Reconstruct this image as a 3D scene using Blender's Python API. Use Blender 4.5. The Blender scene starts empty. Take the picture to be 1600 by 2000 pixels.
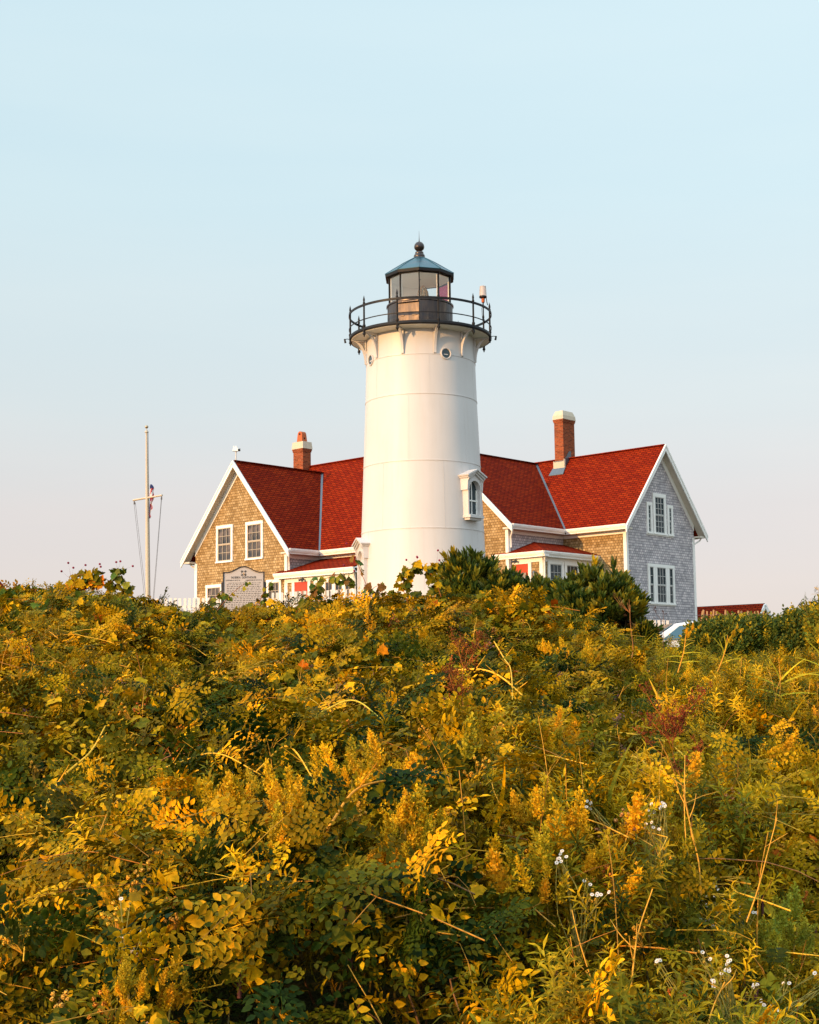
import bpy, math, random
import numpy as np
from mathutils import Vector, Matrix
random.seed(7); RNG = np.random.default_rng(11)
R = math.radians
scene = bpy.context.scene
C = scene.collection
# ------------------------------------------------------------------ camera
EYE = Vector((0, 0, -2.2))
PITCH, ROLL, FPX = R(6.89), R(-0.6475), 2778.0
cam_d = bpy.data.cameras.new('camera'); cam = bpy.data.objects.new('camera', cam_d); C.objects.link(cam)
cr, sr, cp, sp = math.cos(ROLL), math.sin(ROLL), math.cos(PITCH), math.sin(PITCH)
fw = Vector((0, cp, sp)); up0 = Vector((0, -sp, cp)); rt0 = Vector((1, 0, 0))
rt = rt0 * cr + up0 * sr; up = -rt0 * sr + up0 * cr
cam.matrix_world = Matrix(((rt.x, up.x, -fw.x, EYE.x), (rt.y, up.y, -fw.y, EYE.y), (rt.z, up.z, -fw.z, EYE.z), (0, 0, 0, 1)))
cam_d.sensor_fit = 'HORIZONTAL'; cam_d.sensor_width = 24.0; cam_d.lens = 24.0 * FPX / 1600.0
cam_d.clip_start = 0.05; cam_d.clip_end = 20000
scene.camera = cam
# ------------------------------------------------------------------ light
SUN_EL = R(8.0); SUN_DIR = Vector((-0.766, -0.643, 0)).normalized() * math.cos(SUN_EL) + Vector((0, 0, math.sin(SUN_EL)))
world = bpy.data.worlds.new("World"); scene.world = world; world.use_nodes = True
nt = world.node_tree; bgn = nt.nodes['Background']
sky = nt.nodes.new('ShaderNodeTexSky'); sky.sky_type = 'NISHITA'; sky.sun_disc = False
sky.sun_elevation = SUN_EL; sky.sun_rotation = math.atan2(SUN_DIR.x, SUN_DIR.y)
sky.air_density = 1.0; sky.dust_density = 1.0; sky.ozone_density = 1.0; sky.altitude = 0
SKY_STRENGTH = 0.15; SKY_HAZE = 0.85; SUN_SIDE_FILL = 2.25; SKY_GAIN = 1.22
# the sky colour by height above the horizon (real directions of the world)
tc = nt.nodes.new('ShaderNodeTexCoord'); sx = nt.nodes.new('ShaderNodeSeparateXYZ')
nt.links.new(tc.outputs['Generated'], sx.inputs[0])
def sky_ramp(stops):
    r_ = nt.nodes.new('ShaderNodeValToRGB'); nt.links.new(sx.outputs['Z'], r_.inputs[0]); el = r_.color_ramp.elements
    el[0].position, el[0].color = stops[0][0], (*stops[0][1], 1); el[1].position, el[1].color = stops[-1][0], (*stops[-1][1], 1)
    for p_, c_ in stops[1:-1]:
        e_ = el.new(p_); e_.color = (*c_, 1)
    return r_.outputs[0]
def sky_mix(fac, a, b, mode):
    m_ = nt.nodes.new('ShaderNodeMix'); m_.data_type = 'RGBA'; m_.blend_type = mode; m_.clamp_result = False; m_.inputs[0].default_value = fac
    nt.links.new(a, m_.inputs[6]); nt.links.new(b, m_.inputs[7]); return m_.outputs[2]
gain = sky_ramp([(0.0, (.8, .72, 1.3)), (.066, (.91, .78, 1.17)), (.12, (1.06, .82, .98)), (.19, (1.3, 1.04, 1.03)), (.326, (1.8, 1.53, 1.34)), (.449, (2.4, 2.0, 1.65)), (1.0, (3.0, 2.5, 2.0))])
haze_col = sky_ramp([(0.0, (2.60, 2.30, 2.15)), (.066, (2.60, 2.37, 2.23)), (.12, (2.53, 2.43, 2.37)), (.19, (2.40, 2.63, 2.67)), (.326, (2.17, 2.73, 2.93)), (.449, (2.17, 2.77, 3.0)), (.50, (2.3, 2.9, 3.1)), (.62, (3.4, 4.2, 4.7)), (1.0, (4.6, 5.8, 6.6))])  # stops above the view brightened, added fill for the shaded walls
# added gain: sky brightened towards the low sun to lift the fill light
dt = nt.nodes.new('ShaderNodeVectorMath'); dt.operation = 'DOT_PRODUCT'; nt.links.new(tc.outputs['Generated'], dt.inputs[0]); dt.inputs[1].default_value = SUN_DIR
mr = nt.nodes.new('ShaderNodeMapRange'); nt.links.new(dt.outputs['Value'], mr.inputs[0]); mr.inputs[1].default_value = -.1; mr.inputs[2].default_value = 1; mr.inputs[3].default_value = SKY_GAIN; mr.inputs[4].default_value = SUN_SIDE_FILL * SKY_GAIN
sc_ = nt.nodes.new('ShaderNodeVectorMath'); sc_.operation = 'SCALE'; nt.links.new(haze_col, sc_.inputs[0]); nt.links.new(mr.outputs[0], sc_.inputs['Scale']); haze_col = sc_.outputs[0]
# faint uneven haze bands
mpg = nt.nodes.new('ShaderNodeMapping'); mpg.inputs['Scale'].default_value = (1.2, 1.2, 9.0); nt.links.new(tc.outputs['Generated'], mpg.inputs[0])
hz = nt.nodes.new('ShaderNodeTexNoise'); hz.inputs['Scale'].default_value = 2.4; hz.inputs['Detail'].default_value = 4; nt.links.new(mpg.outputs[0], hz.inputs['Vector'])
hr = nt.nodes.new('ShaderNodeValToRGB'); nt.links.new(hz.outputs['Fac'], hr.inputs[0]); hr.color_ramp.elements[0].position = .3; hr.color_ramp.elements[0].color = (.970, .982, .992, 1); hr.color_ramp.elements[1].position = .7; hr.color_ramp.elements[1].color = (1.025, 1.008, 1.0, 1)
haze_col = sky_mix(1.0, haze_col, hr.outputs[0], 'MULTIPLY')
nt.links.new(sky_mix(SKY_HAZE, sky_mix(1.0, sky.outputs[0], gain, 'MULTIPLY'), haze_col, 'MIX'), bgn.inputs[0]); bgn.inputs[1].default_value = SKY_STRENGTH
sun_d = bpy.data.lights.new('sun', 'SUN'); sun = bpy.data.objects.new('sun', sun_d); C.objects.link(sun)
sun_d.energy = 2.9; sun_d.angle = R(0.6); sun_d.color = (1.0, 0.56, 0.21)
sun.rotation_euler = SUN_DIR.to_track_quat('Z', 'Y').to_euler()
scene.view_settings.view_transform = 'Standard'; scene.view_settings.look = 'None'
scene.view_settings.exposure = 0.75; scene.view_settings.gamma = 1.0
# ------------------------------------------------------------------ helpers
class MB:
    """collects simple solids; build() links them as ONE mesh object"""
    def __init__(s): s.v = []; s.f = []; s.m = []; s.mi = 0
    def add(s, vs, fs):
        o = len(s.v); s.v += [tuple(p) for p in vs]
        for f in fs: s.f.append(tuple(i + o for i in f)); s.m.append(s.mi)
        return s
    def box(s, x0, x1, y0, y1, z0, z1):
        return s.add([(x, y, z) for z in (z0, z1) for y in (y0, y1) for x in (x0, x1)],
                     [(0, 2, 3, 1), (4, 5, 7, 6), (0, 1, 5, 4), (2, 6, 7, 3), (0, 4, 6, 2), (1, 3, 7, 5)])
    def frus(s, cx, cy, z0, z1, a0, b0, a1, b1):
        vs = [(cx + sx_ * a / 2, cy + sy_ * b / 2, z) for z, a, b in ((z0, a0, b0), (z1, a1, b1)) for sx_, sy_ in ((-1, -1), (1, -1), (1, 1), (-1, 1))]
        return s.add(vs, [(3, 2, 1, 0), (4, 5, 6, 7), (0, 1, 5, 4), (1, 2, 6, 5), (2, 3, 7, 6), (3, 0, 4, 7)])
    def slab(s, poly, d):
        """a polygon (list of points) given thickness by vector d"""
        d = Vector(d); n = len(poly); P = [Vector(p) for p in poly]
        nrm = (P[1] - P[0]).cross(P[2] - P[1])
        if nrm.dot(d) > 0: P = P[::-1]
        vs = P + [p + d for p in P]
        fs = [tuple(range(n)), tuple(range(2 * n - 1, n - 1, -1))] + [(i, i + n, (i + 1) % n + n, (i + 1) % n) for i in range(n)]
        return s.add(vs, fs)
    def beam(s, a, b, w, h, upv=(0, 0, 1)):
        a = Vector(a); b = Vector(b); t = (b - a).normalized(); u = Vector(upv); sd = t.cross(u).normalized(); u = sd.cross(t)
        vs = [p + sd * i * w / 2 + u * j * h / 2 for p in (a, b) for i, j in ((-1, -1), (1, -1), (1, 1), (-1, 1))]
        return s.add(vs, [(0, 1, 2, 3), (7, 6, 5, 4), (0, 4, 5, 1), (1, 5, 6, 2), (2, 6, 7, 3), (3, 7, 4, 0)])
    def tube(s, pts, rad, n=8, cap=True):
        pts = [Vector(p) for p in pts]; k = len(pts); rad = rad if isinstance(rad, (list, tuple)) else [rad] * k
        o = []; pu = None
        for i, p in enumerate(pts):
            t = (pts[min(i + 1, k - 1)] - pts[max(i - 1, 0)]).normalized()
            u = (pu - t * pu.dot(t)) if pu else t.cross(Vector((0, 0, 1)) if abs(t.z) < .9 else Vector((1, 0, 0)))
            u.normalize(); pu = u; w = t.cross(u)
            for j in range(n):
                a = 2 * math.pi * j / n; o.append(p + (u * math.cos(a) + w * math.sin(a)) * rad[i])
        fs = [(i * n + j, i * n + (j + 1) % n, (i + 1) * n + (j + 1) % n, (i + 1) * n + j) for i in range(k - 1) for j in range(n)]
        if cap: fs += [tuple(range(n))[::-1], tuple(range((k - 1) * n, k * n))]
        return s.add(o, fs)
    def lathe(s, prof, cx=0, cy=0, n=24, a0=0.0, rz=None):
        """profile of (r, z) turned round a vertical axis"""
        o = []; k = len(prof)
        for r_, z in prof:
            for j in range(n):
                a = a0 + 2 * math.pi * j / n; o.append((cx + r_ * math.cos(a), cy + r_ * math.sin(a), z))
        return s.add(o, [(i * n + j, i * n + (j + 1) % n, (i + 1) * n + (j + 1) % n, (i + 1) * n + j) for i in range(k - 1) for j in range(n)])
    def ball(s, c, r_, n=10, m=7, sz=1.0):
        prof = [(max(r_ * math.sin(math.pi * i / m), 1e-4), c[2] - r_ * sz * math.cos(math.pi * i / m)) for i in range(m + 1)]
        return s.lathe(prof, c[0], c[1], n)
    def build(s, name, mats, parent=None, smooth=None):
        me = bpy.data.meshes.new(name); me.from_pydata(s.v, [], s.f)
        mats = mats if isinstance(mats, (list, tuple)) else [mats]
        for m_ in mats: me.materials.append(m_)
        if len(mats) > 1: me.polygons.foreach_set('material_index', s.m)
        auto_uv(me)
        if smooth: 
            me.polygons.foreach_set('use_smooth', [True] * len(me.polygons))
            me.set_sharp_from_angle(angle=R(smooth))
        me.update()
        ob = bpy.data.objects.new(name, me); C.objects.link(ob)
        if parent: ob.parent = parent
        return ob
def auto_uv(me):
    """metric UVs in each face's own plane: u level, v up the slope"""
    uv = me.uv_layers.new(name='UVMap'); buf = np.zeros(len(me.loops) * 2); vs = me.vertices
    for p in me.polygons:
        n = p.normal
        if abs(n.z) > .999: t = Vector((1, 0, 0)); b = Vector((0, 1, 0))
        else: t = Vector((-n.y, n.x, 0)).normalized(); b = n.cross(t)
        for li in p.loop_indices:
            co = vs[me.loops[li].vertex_index].co; buf[2 * li] = co.dot(t); buf[2 * li + 1] = co.dot(b)
    uv.data.foreach_set('uv', buf)
def tag(o, label=None, cat=None, group=None, kind=None):
    for k_, v_ in (('label', label), ('category', cat), ('group', group), ('kind', kind)):
        if v_: o[k_] = v_
    return o
def thing(name, label, cat, loc=(0, 0, 0), rz=0.0, group=None):
    o = bpy.data.objects.new(name, None); C.objects.link(o); o.location = loc; o.rotation_euler = (0, 0, rz); o.empty_display_size = .2
    return tag(o, label, cat, group)
# ------------------------------------------------------------------ materials
M = {}
def mat(name, base=(.5, .5, .5), rough=.6, metal=0.0, spec=.5, build=None):
    m = bpy.data.materials.new(name); m.use_nodes = True; t = m.node_tree; b = t.nodes['Principled BSDF']
    b.inputs['Base Color'].default_value = (*base, 1); b.inputs['Roughness'].default_value = rough
    b.inputs['Metallic'].default_value = metal; b.inputs['Specular IOR Level'].default_value = spec
    if build: build(t, b)
    M[name] = m; return m
def N(t, ty, **kw):
    n = t.nodes.new(ty)
    for k_, v_ in kw.items(): setattr(n, k_, v_)
    return n
def L(t, a, b): t.links.new(a, b)
def ramp(t, src, stops):
    r_ = N(t, 'ShaderNodeValToRGB'); e = r_.color_ramp.elements
    e[0].position, e[0].color = stops[0][0], (*stops[0][1], 1); e[1].position, e[1].color = stops[-1][0], (*stops[-1][1], 1)
    for p_, c_ in stops[1:-1]: x = e.new(p_); x.color = (*c_, 1)
    L(t, src, r_.inputs[0]); return r_.outputs[0]
def mixc(t, fac, a, b, mode='MIX'):
    m = N(t, 'ShaderNodeMix', data_type='RGBA', blend_type=mode)
    for i, v_ in ((0, fac), (6, a), (7, b)):
        if isinstance(v_, (int, float)): m.inputs[i].default_value = v_
        elif isinstance(v_, tuple): m.inputs[i].default_value = (*v_, 1)
        else: L(t, v_, m.inputs[i])
    return m.outputs[2]
def noise(t, scale, detail=4, coord='Object', rough=.6, vec=None, sc3=None):
    n = N(t, 'ShaderNodeTexNoise'); n.inputs['Scale'].default_value = scale; n.inputs['Detail'].default_value = detail; n.inputs['Roughness'].default_value = rough
    src = vec or N(t, 'ShaderNodeTexCoord').outputs[coord]
    if sc3:
        mp = N(t, 'ShaderNodeMapping'); mp.inputs['Scale'].default_value = sc3; L(t, src, mp.inputs[0]); src = mp.outputs[0]
    L(t, src, n.inputs['Vector']); return n.outputs['Fac']
def bump(t, b, h, strength, dist):
    bp = N(t, 'ShaderNodeBump'); bp.inputs['Strength'].default_value = strength; bp.inputs['Distance'].default_value = dist
    L(t, h, bp.inputs['Height']); L(t, bp.outputs[0], b.inputs['Normal'])
def coursed(c1, c2, c3, gap, bw, rh, mortar=.012, off=.5, gapdark=True, bumpd=.012, jitter=0.0, weather=None, offf=2, mott=.22):
    """rows of shingles or bricks drawn on the metric UVs"""
    def fn(t, b):
        uv = N(t, 'ShaderNodeTexCoord').outputs['UV']
        if jitter:
            nz = N(t, 'ShaderNodeTexNoise'); nz.inputs['Scale'].default_value = 9; nz.inputs['Detail'].default_value = 1
            L(t, uv, nz.inputs['Vector'])
            vm = N(t, 'ShaderNodeVectorMath', operation='MULTIPLY_ADD'); L(t, nz.outputs['Color'], vm.inputs[0]); vm.inputs[1].default_value = (jitter, jitter * .25, 0); L(t, uv, vm.inputs[2]); uv2 = vm.outputs[0]
        else: uv2 = uv
        br = N(t, 'ShaderNodeTexBrick'); br.offset = off; br.offset_frequency = offf; br.squash = 1
        br.inputs['Scale'].default_value = 1; br.inputs['Brick Width'].default_value = bw; br.inputs['Row Height'].default_value = rh
        br.inputs['Mortar Size'].default_value = mortar; br.inputs['Mortar Smooth'].default_value = .3; br.inputs['Bias'].default_value = 0
        br.inputs['Color1'].default_value = (0, 0, 0, 1); br.inputs['Color2'].default_value = (1, 1, 1, 1); br.inputs['Mortar'].default_value = (.5, .5, .5, 1)
        L(t, uv2, br.inputs['Vector'])
        sep = N(t, 'ShaderNodeSeparateColor'); L(t, br.outputs['Color'], sep.inputs[0])
        col = ramp(t, sep.outputs[0], [(0, c1), (.5, c2), (1, c3)])
        nz2 = noise(t, 1.3, 5, 'UV', .65)
        col = mixc(t, 1.0, col, ramp(t, nz2, [(.25, (1 - mott,) * 3), (.75, (1 + mott * .8,) * 3)]), 'MULTIPLY')
        nz3 = noise(t, 60, 3, 'UV', .6, sc3=(1, .25, 1))
        col = mixc(t, 1.0, col, ramp(t, nz3, [(.3, (.85, .85, .85)), (.7, (1.12, 1.12, 1.12))]), 'MULTIPLY')
        if weather: col = weather(t, col)
        col = mixc(t, br.outputs['Fac'], col, gap)
        L(t, col, b.inputs['Base Color'])
        inv = N(t, 'ShaderNodeMath', operation='SUBTRACT'); inv.inputs[0].default_value = 1; L(t, br.outputs['Fac'], inv.inputs[1])
        ad = N(t, 'ShaderNodeMath', operation='MULTIPLY_ADD'); L(t, sep.outputs[0], ad.inputs[0]); ad.inputs[1].default_value = .35; L(t, inv.outputs[0], ad.inputs[2])
        bump(t, b, ad.outputs[0], .9, bumpd)
    return fn
mat('cedar_shingle', rough=.85, spec=.15, build=coursed((.39, .36, .38), (.53, .485, .50), (.67, .60, .605), (.12, .11, .12), .17, .125, .009, jitter=.05, bumpd=.012))  # gap colour paints the joints plus the shadow line under each lap
mat('cedar_shingle_warm', rough=.85, spec=.15, build=coursed((.26, .165, .065), (.37, .25, .115), (.48, .345, .18), (.09, .055, .025), .16, .125, .009, jitter=.05, bumpd=.012))  # dark gap again serves for joints and painted lap shadows
mat('red_roof', rough=.95, spec=.04, build=coursed((.165, .012, .004), (.21, .017, .004), (.26, .025, .005), (.035, .005, .003), .30, .14, .016, jitter=.03, bumpd=.02, mott=.06))
mat('brick', rough=.85, spec=.15, build=coursed((.15, .03, .012), (.25, .05, .018), (.33, .075, .025), (.24, .12, .06), .22, .075, .010, bumpd=-.008))
def dirty(amount, sc, tint=(.72, .66, .55), streak=(6, 6, .5)):
    def fn(t, b):
        base = tuple(b.inputs['Base Color'].default_value)[:3]
        nz = noise(t, sc, 6, 'Object', .65, sc3=streak)
        c = mixc(t, ramp(t, nz, [(.48, (0, 0, 0)), (.8, (amount,) * 3)]), base, tuple(base[i] * tint[i] for i in range(3)))
        nz2 = noise(t, .7, 3, 'Object', .5)
        c = mixc(t, 1.0, c, ramp(t, nz2, [(.3, (.96, .96, .96)), (.7, (1.02, 1.02, 1.02))]), 'MULTIPLY')
        L(t, c, b.inputs['Base Color']); bump(t, b, nz, .15, .01)
    return fn
mat('white_iron', (.555, .53, .52), rough=.42, spec=.4, build=dirty(.25, 1.2, (.8, .72, .6), (3, 3, .25)))
mat('white_trim', (.84, .82, .78), rough=.5, spec=.4, build=dirty(.4, 3))
mat('gutter_white', (.82, .80, .77), rough=.35, spec=.5, build=dirty(.3, 3))
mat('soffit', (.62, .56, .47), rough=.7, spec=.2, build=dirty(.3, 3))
mat('sash', (.42, .36, .28), rough=.5, spec=.4)
mat('sash_pale', (.50, .50, .48), rough=.5, spec=.4)
def pane_b(t, b):
    nz = noise(t, 1.7, 2, 'Object', .5)
    L(t, ramp(t, nz, [(.35, (.012, .016, .02)), (.5, (.05, .045, .04)), (.65, (.16, .12, .10))]), b.inputs['Base Color'])
    bump(t, b, noise(t, 3, 1, 'Object'), .05, .02)
mat('pane', (.03, .03, .035), rough=.06, spec=.5, build=pane_b)
mat('pane_shaded', (.012, .03, .038), rough=.12, spec=.35)
mat('pane_tower', (.01, .03, .04), rough=.05, spec=.8)
mat('curtain', (.25, .23, .21), rough=.9, spec=.1)
mat('red_door', (.46, .05, .016), rough=.4, spec=.4, build=dirty(.2, 4, (.8, .7, .6)))
mat('concrete', (.52, .45, .35), rough=.9, spec=.1, build=dirty(.5, 4, (.7, .66, .6), (2, 2, 2)))
mat('mortar_cap', (.55, .47, .36), rough=.9, spec=.1, build=dirty(.6, 5, (.65, .62, .58), (2, 2, 1)))
mat('zinc', (.13, .15, .17), rough=.45, metal=.7, build=dirty(.5, 6, (.6, .6, .6), (2, 2, 2)))
def iron_b(t, b):
    nz = noise(t, 5, 6, 'Object', .7)
    L(t, ramp(t, nz, [(.3, (.006, .007, .009)), (.65, (.014, .013, .014)), (.82, (.07, .03, .012))]), b.inputs['Base Color'])
    L(t, ramp(t, nz, [(.3, (.42,) * 3), (.8, (.65,) * 3)]), b.inputs['Roughness']); bump(t, b, nz, .2, .01)
mat('black_iron', (.02, .022, .026), rough=.5, metal=0.0, spec=.2, build=iron_b)
def drum_b(t, b):
    nz = noise(t, 1.0, 6, 'Object', .7, sc3=(4, 4, .6)); nz2 = noise(t, 2.5, 5, 'Object', .6)
    c = ramp(t, nz, [(.35, (.035, .033, .04)), (.55, (.085, .065, .055)), (.75, (.20, .15, .11))])
    L(t, c, b.inputs['Base Color']); L(t, ramp(t, nz2, [(.3, (.22,) * 3), (.75, (.5,) * 3)]), b.inputs['Roughness'])
mat('bronze_drum', (.06, .05, .05), rough=.35, metal=.75, spec=.6, build=drum_b)
mat('copper_roof', (.035, .05, .065), rough=.33, metal=.7, spec=.7, build=iron_b)
def copper_b(t, b):
    nz = noise(t, 2.2, 5, 'Object', .65)
    L(t, ramp(t, nz, [(.3, (.010, .045, .065)), (.6, (.020, .095, .13)), (.8, (.05, .05, .07))]), b.inputs['Base Color'])
    L(t, ramp(t, nz, [(.3, (.25,) * 3), (.8, (.5,) * 3)]), b.inputs['Roughness'])
mat('patina_roof', (.04, .07, .09), rough=.35, metal=.35, spec=.6, build=copper_b)
mat('terracotta', (.42, .10, .03), rough=.7, spec=.3, build=dirty(.4, 6, (.6, .5, .5), (2, 2, 2)))
mat('terracotta_dark', (.10, .015, .02), rough=.9, spec=.1)
mat('dark_hole', (.012, .012, .014), rough=.9, spec=.05)
mat('rope', (.10, .10, .11), rough=.8)
mat('aged_white', (.48, .42, .33), rough=.55, spec=.3, build=dirty(.5, 4, (.6, .5, .4), (8, 8, .8)))
mat('gilt_ball', (.42, .33, .22), rough=.35, metal=.8)
mat('flag_red', (.42, .02, .03), rough=.8); mat('flag_white', (.7, .66, .64), rough=.8); mat('flag_blue', (.02, .03, .12), rough=.8)
mat('sign_face', (.42, .39, .38), rough=.6, spec=.3, build=dirty(.4, 7, (.85, .83, .8), (2, 2, 2)))
mat('sign_black', (.015, .013, .014), rough=.5)
mat('sign_ink', (.03, .028, .03), rough=.7)
mat('sign_gold', (.35, .22, .10), rough=.6)
def glass_mix(name, tint, rough, glossfac, body=None):
    m = bpy.data.materials.new(name); m.use_nodes = True; t = m.node_tree; t.nodes.clear()
    o = N(t, 'ShaderNodeOutputMaterial'); tr = N(t, 'ShaderNodeBsdfTransparent'); gl = N(t, 'ShaderNodeBsdfGlossy'); mx = N(t, 'ShaderNodeMixShader')
    tr.inputs[0].default_value = (*tint, 1); gl.inputs['Roughness'].default_value = rough; gl.inputs[0].default_value = (1, 1, 1, 1)
    fr = N(t, 'ShaderNodeLayerWeight'); fr.inputs[0].default_value = .5; pw = N(t, 'ShaderNodeMath', operation='POWER'); L(t, fr.outputs['Facing'], pw.inputs[0]); pw.inputs[1].default_value = 4; ma = N(t, 'ShaderNodeMath', operation='MULTIPLY_ADD'); L(t, pw.outputs[0], ma.inputs[0]); ma.inputs[1].default_value = .8; ma.inputs[2].default_value = glossfac; L(t, ma.outputs[0], mx.inputs[0])
    L(t, tr.outputs[0], mx.inputs[1]); L(t, gl.outputs[0], mx.inputs[2]); L(t, mx.outputs[0], o.inputs[0]); M[name] = m
glass_mix('clear_glass', (.97, .97, .96), .03, .04)
glass_mix('red_glass', (.70, .20, .32), .05, .06)
mat('lens_glass', (.75, .66, .5), rough=.12, spec=1.0)
M['lens_glass'].node_tree.nodes['Principled BSDF'].inputs['Transmission Weight'].default_value = .75
mat('frost_glass', (.70, .58, .52), rough=.3, spec=.6)
M['frost_glass'].node_tree.nodes['Principled BSDF'].inputs['Transmission Weight'].default_value = .5
mat('lantern_inside', (.86, .80, .70), rough=.7, spec=.2)
mat('brass', (.45, .25, .08), rough=.35, metal=.9)
mat('picket', (.78, .72, .66), rough=.6, spec=.3, build=dirty(.3, 5))
mat('lath', (.42, .25, .12), rough=.85, spec=.1, build=dirty(.6, 8, (.5, .45, .4), (3, 3, 1)))
mat('car_paint', (.62, .64, .66), rough=.25, spec=.6); mat('car_glass', (.03, .10, .16), rough=.04, spec=.9)
mat('tyre', (.02, .02, .02), rough=.85); mat('alloy', (.5, .5, .5), rough=.3, metal=.9); mat('lamp_red', (.4, .02, .02), rough=.2); mat('lamp_clear', (.6, .6, .6), rough=.1)
def ground_b(t, b):
    nz = noise(t, .6, 8, 'Object', .7); nz2 = noise(t, 14, 6, 'Object', .7)
    c = ramp(t, nz, [(.3, (.025, .032, .010)), (.55, (.07, .065, .022)), (.8, (.12, .09, .035))])
    c = mixc(t, 1.0, c, ramp(t, nz2, [(.25, (.45, .45, .45)), (.8, (1.3, 1.25, 1.1))]), 'MULTIPLY')
    L(t, c, b.inputs['Base Color']); bump(t, b, nz2, .8, .08)
mat('ground', (.06, .06, .03), rough=.95, spec=.05, build=ground_b)
mat('asphalt', (.055, .055, .055), rough=.9, spec=.2, build=dirty(.5, 3, (1.4, 1.35, 1.3), (2, 2, 2)))
# ------------------------------------------------------------------ terrain
def sst(a, b, x): t_ = np.clip((x - a) / (b - a), 0, 1); return t_ * t_ * (3 - 2 * t_)
def vnoise(x, y, s, seed=0):
    """smooth value noise"""
    x = np.asarray(x, float) / s + seed * 17.3; y = np.asarray(y, float) / s + seed * 7.1
    xi = np.floor(x); yi = np.floor(y); fx = x - xi; fy = y - yi; fx = fx * fx * (3 - 2 * fx); fy = fy * fy * (3 - 2 * fy)
    def h(a, b_):
        v = np.sin(a * 127.1 + b_ * 311.7 + seed * 74.7) * 43758.5453; return v - np.floor(v)
    return (h(xi, yi) * (1 - fx) + h(xi + 1, yi) * fx) * (1 - fy) + (h(xi, yi + 1) * (1 - fx) + h(xi + 1, yi + 1) * fx) * fy
# height of the top of the thicket: rises from the path to a crest some 12 m ahead, lower towards the right (x/y is the bearing)
CREST_B = np.array([-.40, -.325, -.289, -.242, -.195, -.166, -.13, -.094, -.058, -.022, .021, .046, .089, .125, .167, .189, .214, .249, .285, .40])
CREST_E = np.array([3.25, 3.32, 3.42, 3.60, 3.18, 2.88, 2.82, 3.02, 3.09, 3.14, 3.40, 3.45, 2.9, 2.37, 1.42, .90, .65, .60, .52, .5])
def canopy(x, y):
    x = np.asarray(x, float); y = np.asarray(y, float); ys = np.maximum(y, .5)
    e = np.interp(x / np.maximum(ys, 2.0), CREST_B, CREST_E)
    zc = 12 * np.tan(np.radians(e)); z0 = -.75
    t_ = (y - 3.3) / 8.7
    z = z0 + (zc - z0) * t_
    z = np.where(y > 12, zc + (y - 12) * .018 - .10 * sst(12, 15, y), z); z = np.where(y < 3.3, z0 + (y - 3.3) * .12, z)
    lump = (vnoise(x, y, 1.1, 1) - .5) * .34 + (vnoise(x, y, .5, 2) - .5) * .26 + (vnoise(x, y, 2.6, 3) - .5) * .16
    lump = lump * np.interp(y, [1, 3, 10, 12, 14], [.8, 1, 1, .45, .3])
    pit = vnoise(x, y, .85, 14) * .65 + vnoise(x, y, .4, 15) * .35      # hollows between the mounds
    lump = lump - .50 * (1 - sst(.26, .42, pit)) * np.interp(y, [1, 3, 11, 12], [.9, 1, 1, .2])
    return z - 2.2 + lump
def terrain(x, y):
    x = np.asarray(x, float); y = np.asarray(y, float)
    low = np.interp(y, [-40, -2, 3, 12, 20, 30, 40, 46, 80, 120, 400], [-4.6, -4.2, -3.75, -2.5, -2.2, -1.6, -.6, 0, 0, -1, -12])
    z = low - 1.15 * sst(3, 7, x) * sst(14, 26, y) * (1 - sst(48, 56, y)) - 2.4 * sst(15, 40, x) * sst(20, 60, y) - 1.0 * sst(-14, -40, x)
    return z + (vnoise(x, y, 3.0, 5) - .5) * .15
def ground_z(x, y):
    return np.where((y < 15), np.minimum(terrain(x, y), canopy(x, y) - .55), terrain(x, y))
gx = np.concatenate([-np.geomspace(3000, 20, 24), np.linspace(-18, 18, 90), np.geomspace(20, 3000, 24)])
gy = np.concatenate([-np.geomspace(3000, 22, 18), np.linspace(-18, 60, 170), np.geomspace(62, 6000, 26)])
GX, GY = np.meshgrid(gx, gy); GZ = ground_z(GX, GY)
nx_, ny_ = len(gx), len(gy)
gme = bpy.data.meshes.new('ground')
idx = (np.arange(ny_ - 1)[:, None] * nx_ + np.arange(nx_ - 1)[None, :]).ravel()
gme.from_pydata(np.stack([GX.ravel(), GY.ravel(), GZ.ravel()], 1).tolist(), [], np.stack([idx, idx + 1, idx + 1 + nx_, idx + nx_], 1).tolist())
gme.materials.append(M['ground']); gme.polygons.foreach_set('use_smooth', [True] * len(gme.polygons))
tag(bpy.data.objects.new('ground', gme), kind='structure'); C.objects.link(bpy.data.objects['ground'])
# ------------------------------------------------------------------ lighthouse
TX, TY = .48, 52.0
def az(a, r_=1.0):
    """offset at an angle a (degrees) to the right of the side that faces the camera"""
    return math.sin(R(a)) * r_, -math.cos(R(a)) * r_
tower = thing('lighthouse', 'white cast iron lighthouse tower with black lantern and railed gallery', 'lighthouse', (TX, TY, 0))
def tr(z): return 2.256 + (3.263 - z) * .038 if z < 8.2 else 2.073 - (z - 8.117) * .028
prof = [(2.36, .88)]
for z0_, z1_ in ((.88, 3.263), (3.263, 5.69), (5.69, 8.117), (8.117, 9.57), (9.57, 10.5)):
    prof += [(tr(z0_), z0_ + .001), (tr(z1_), z1_ - .022), (tr(z1_) + .014, z1_ - .018), (tr(z1_) + .014, z1_ + .012), (tr(z1_), z1_ + .014)]
b_ = MB(); b_.lathe(prof, n=96); b_.build('shell', M['white_iron'], tower, smooth=35)
b_ = MB()
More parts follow.
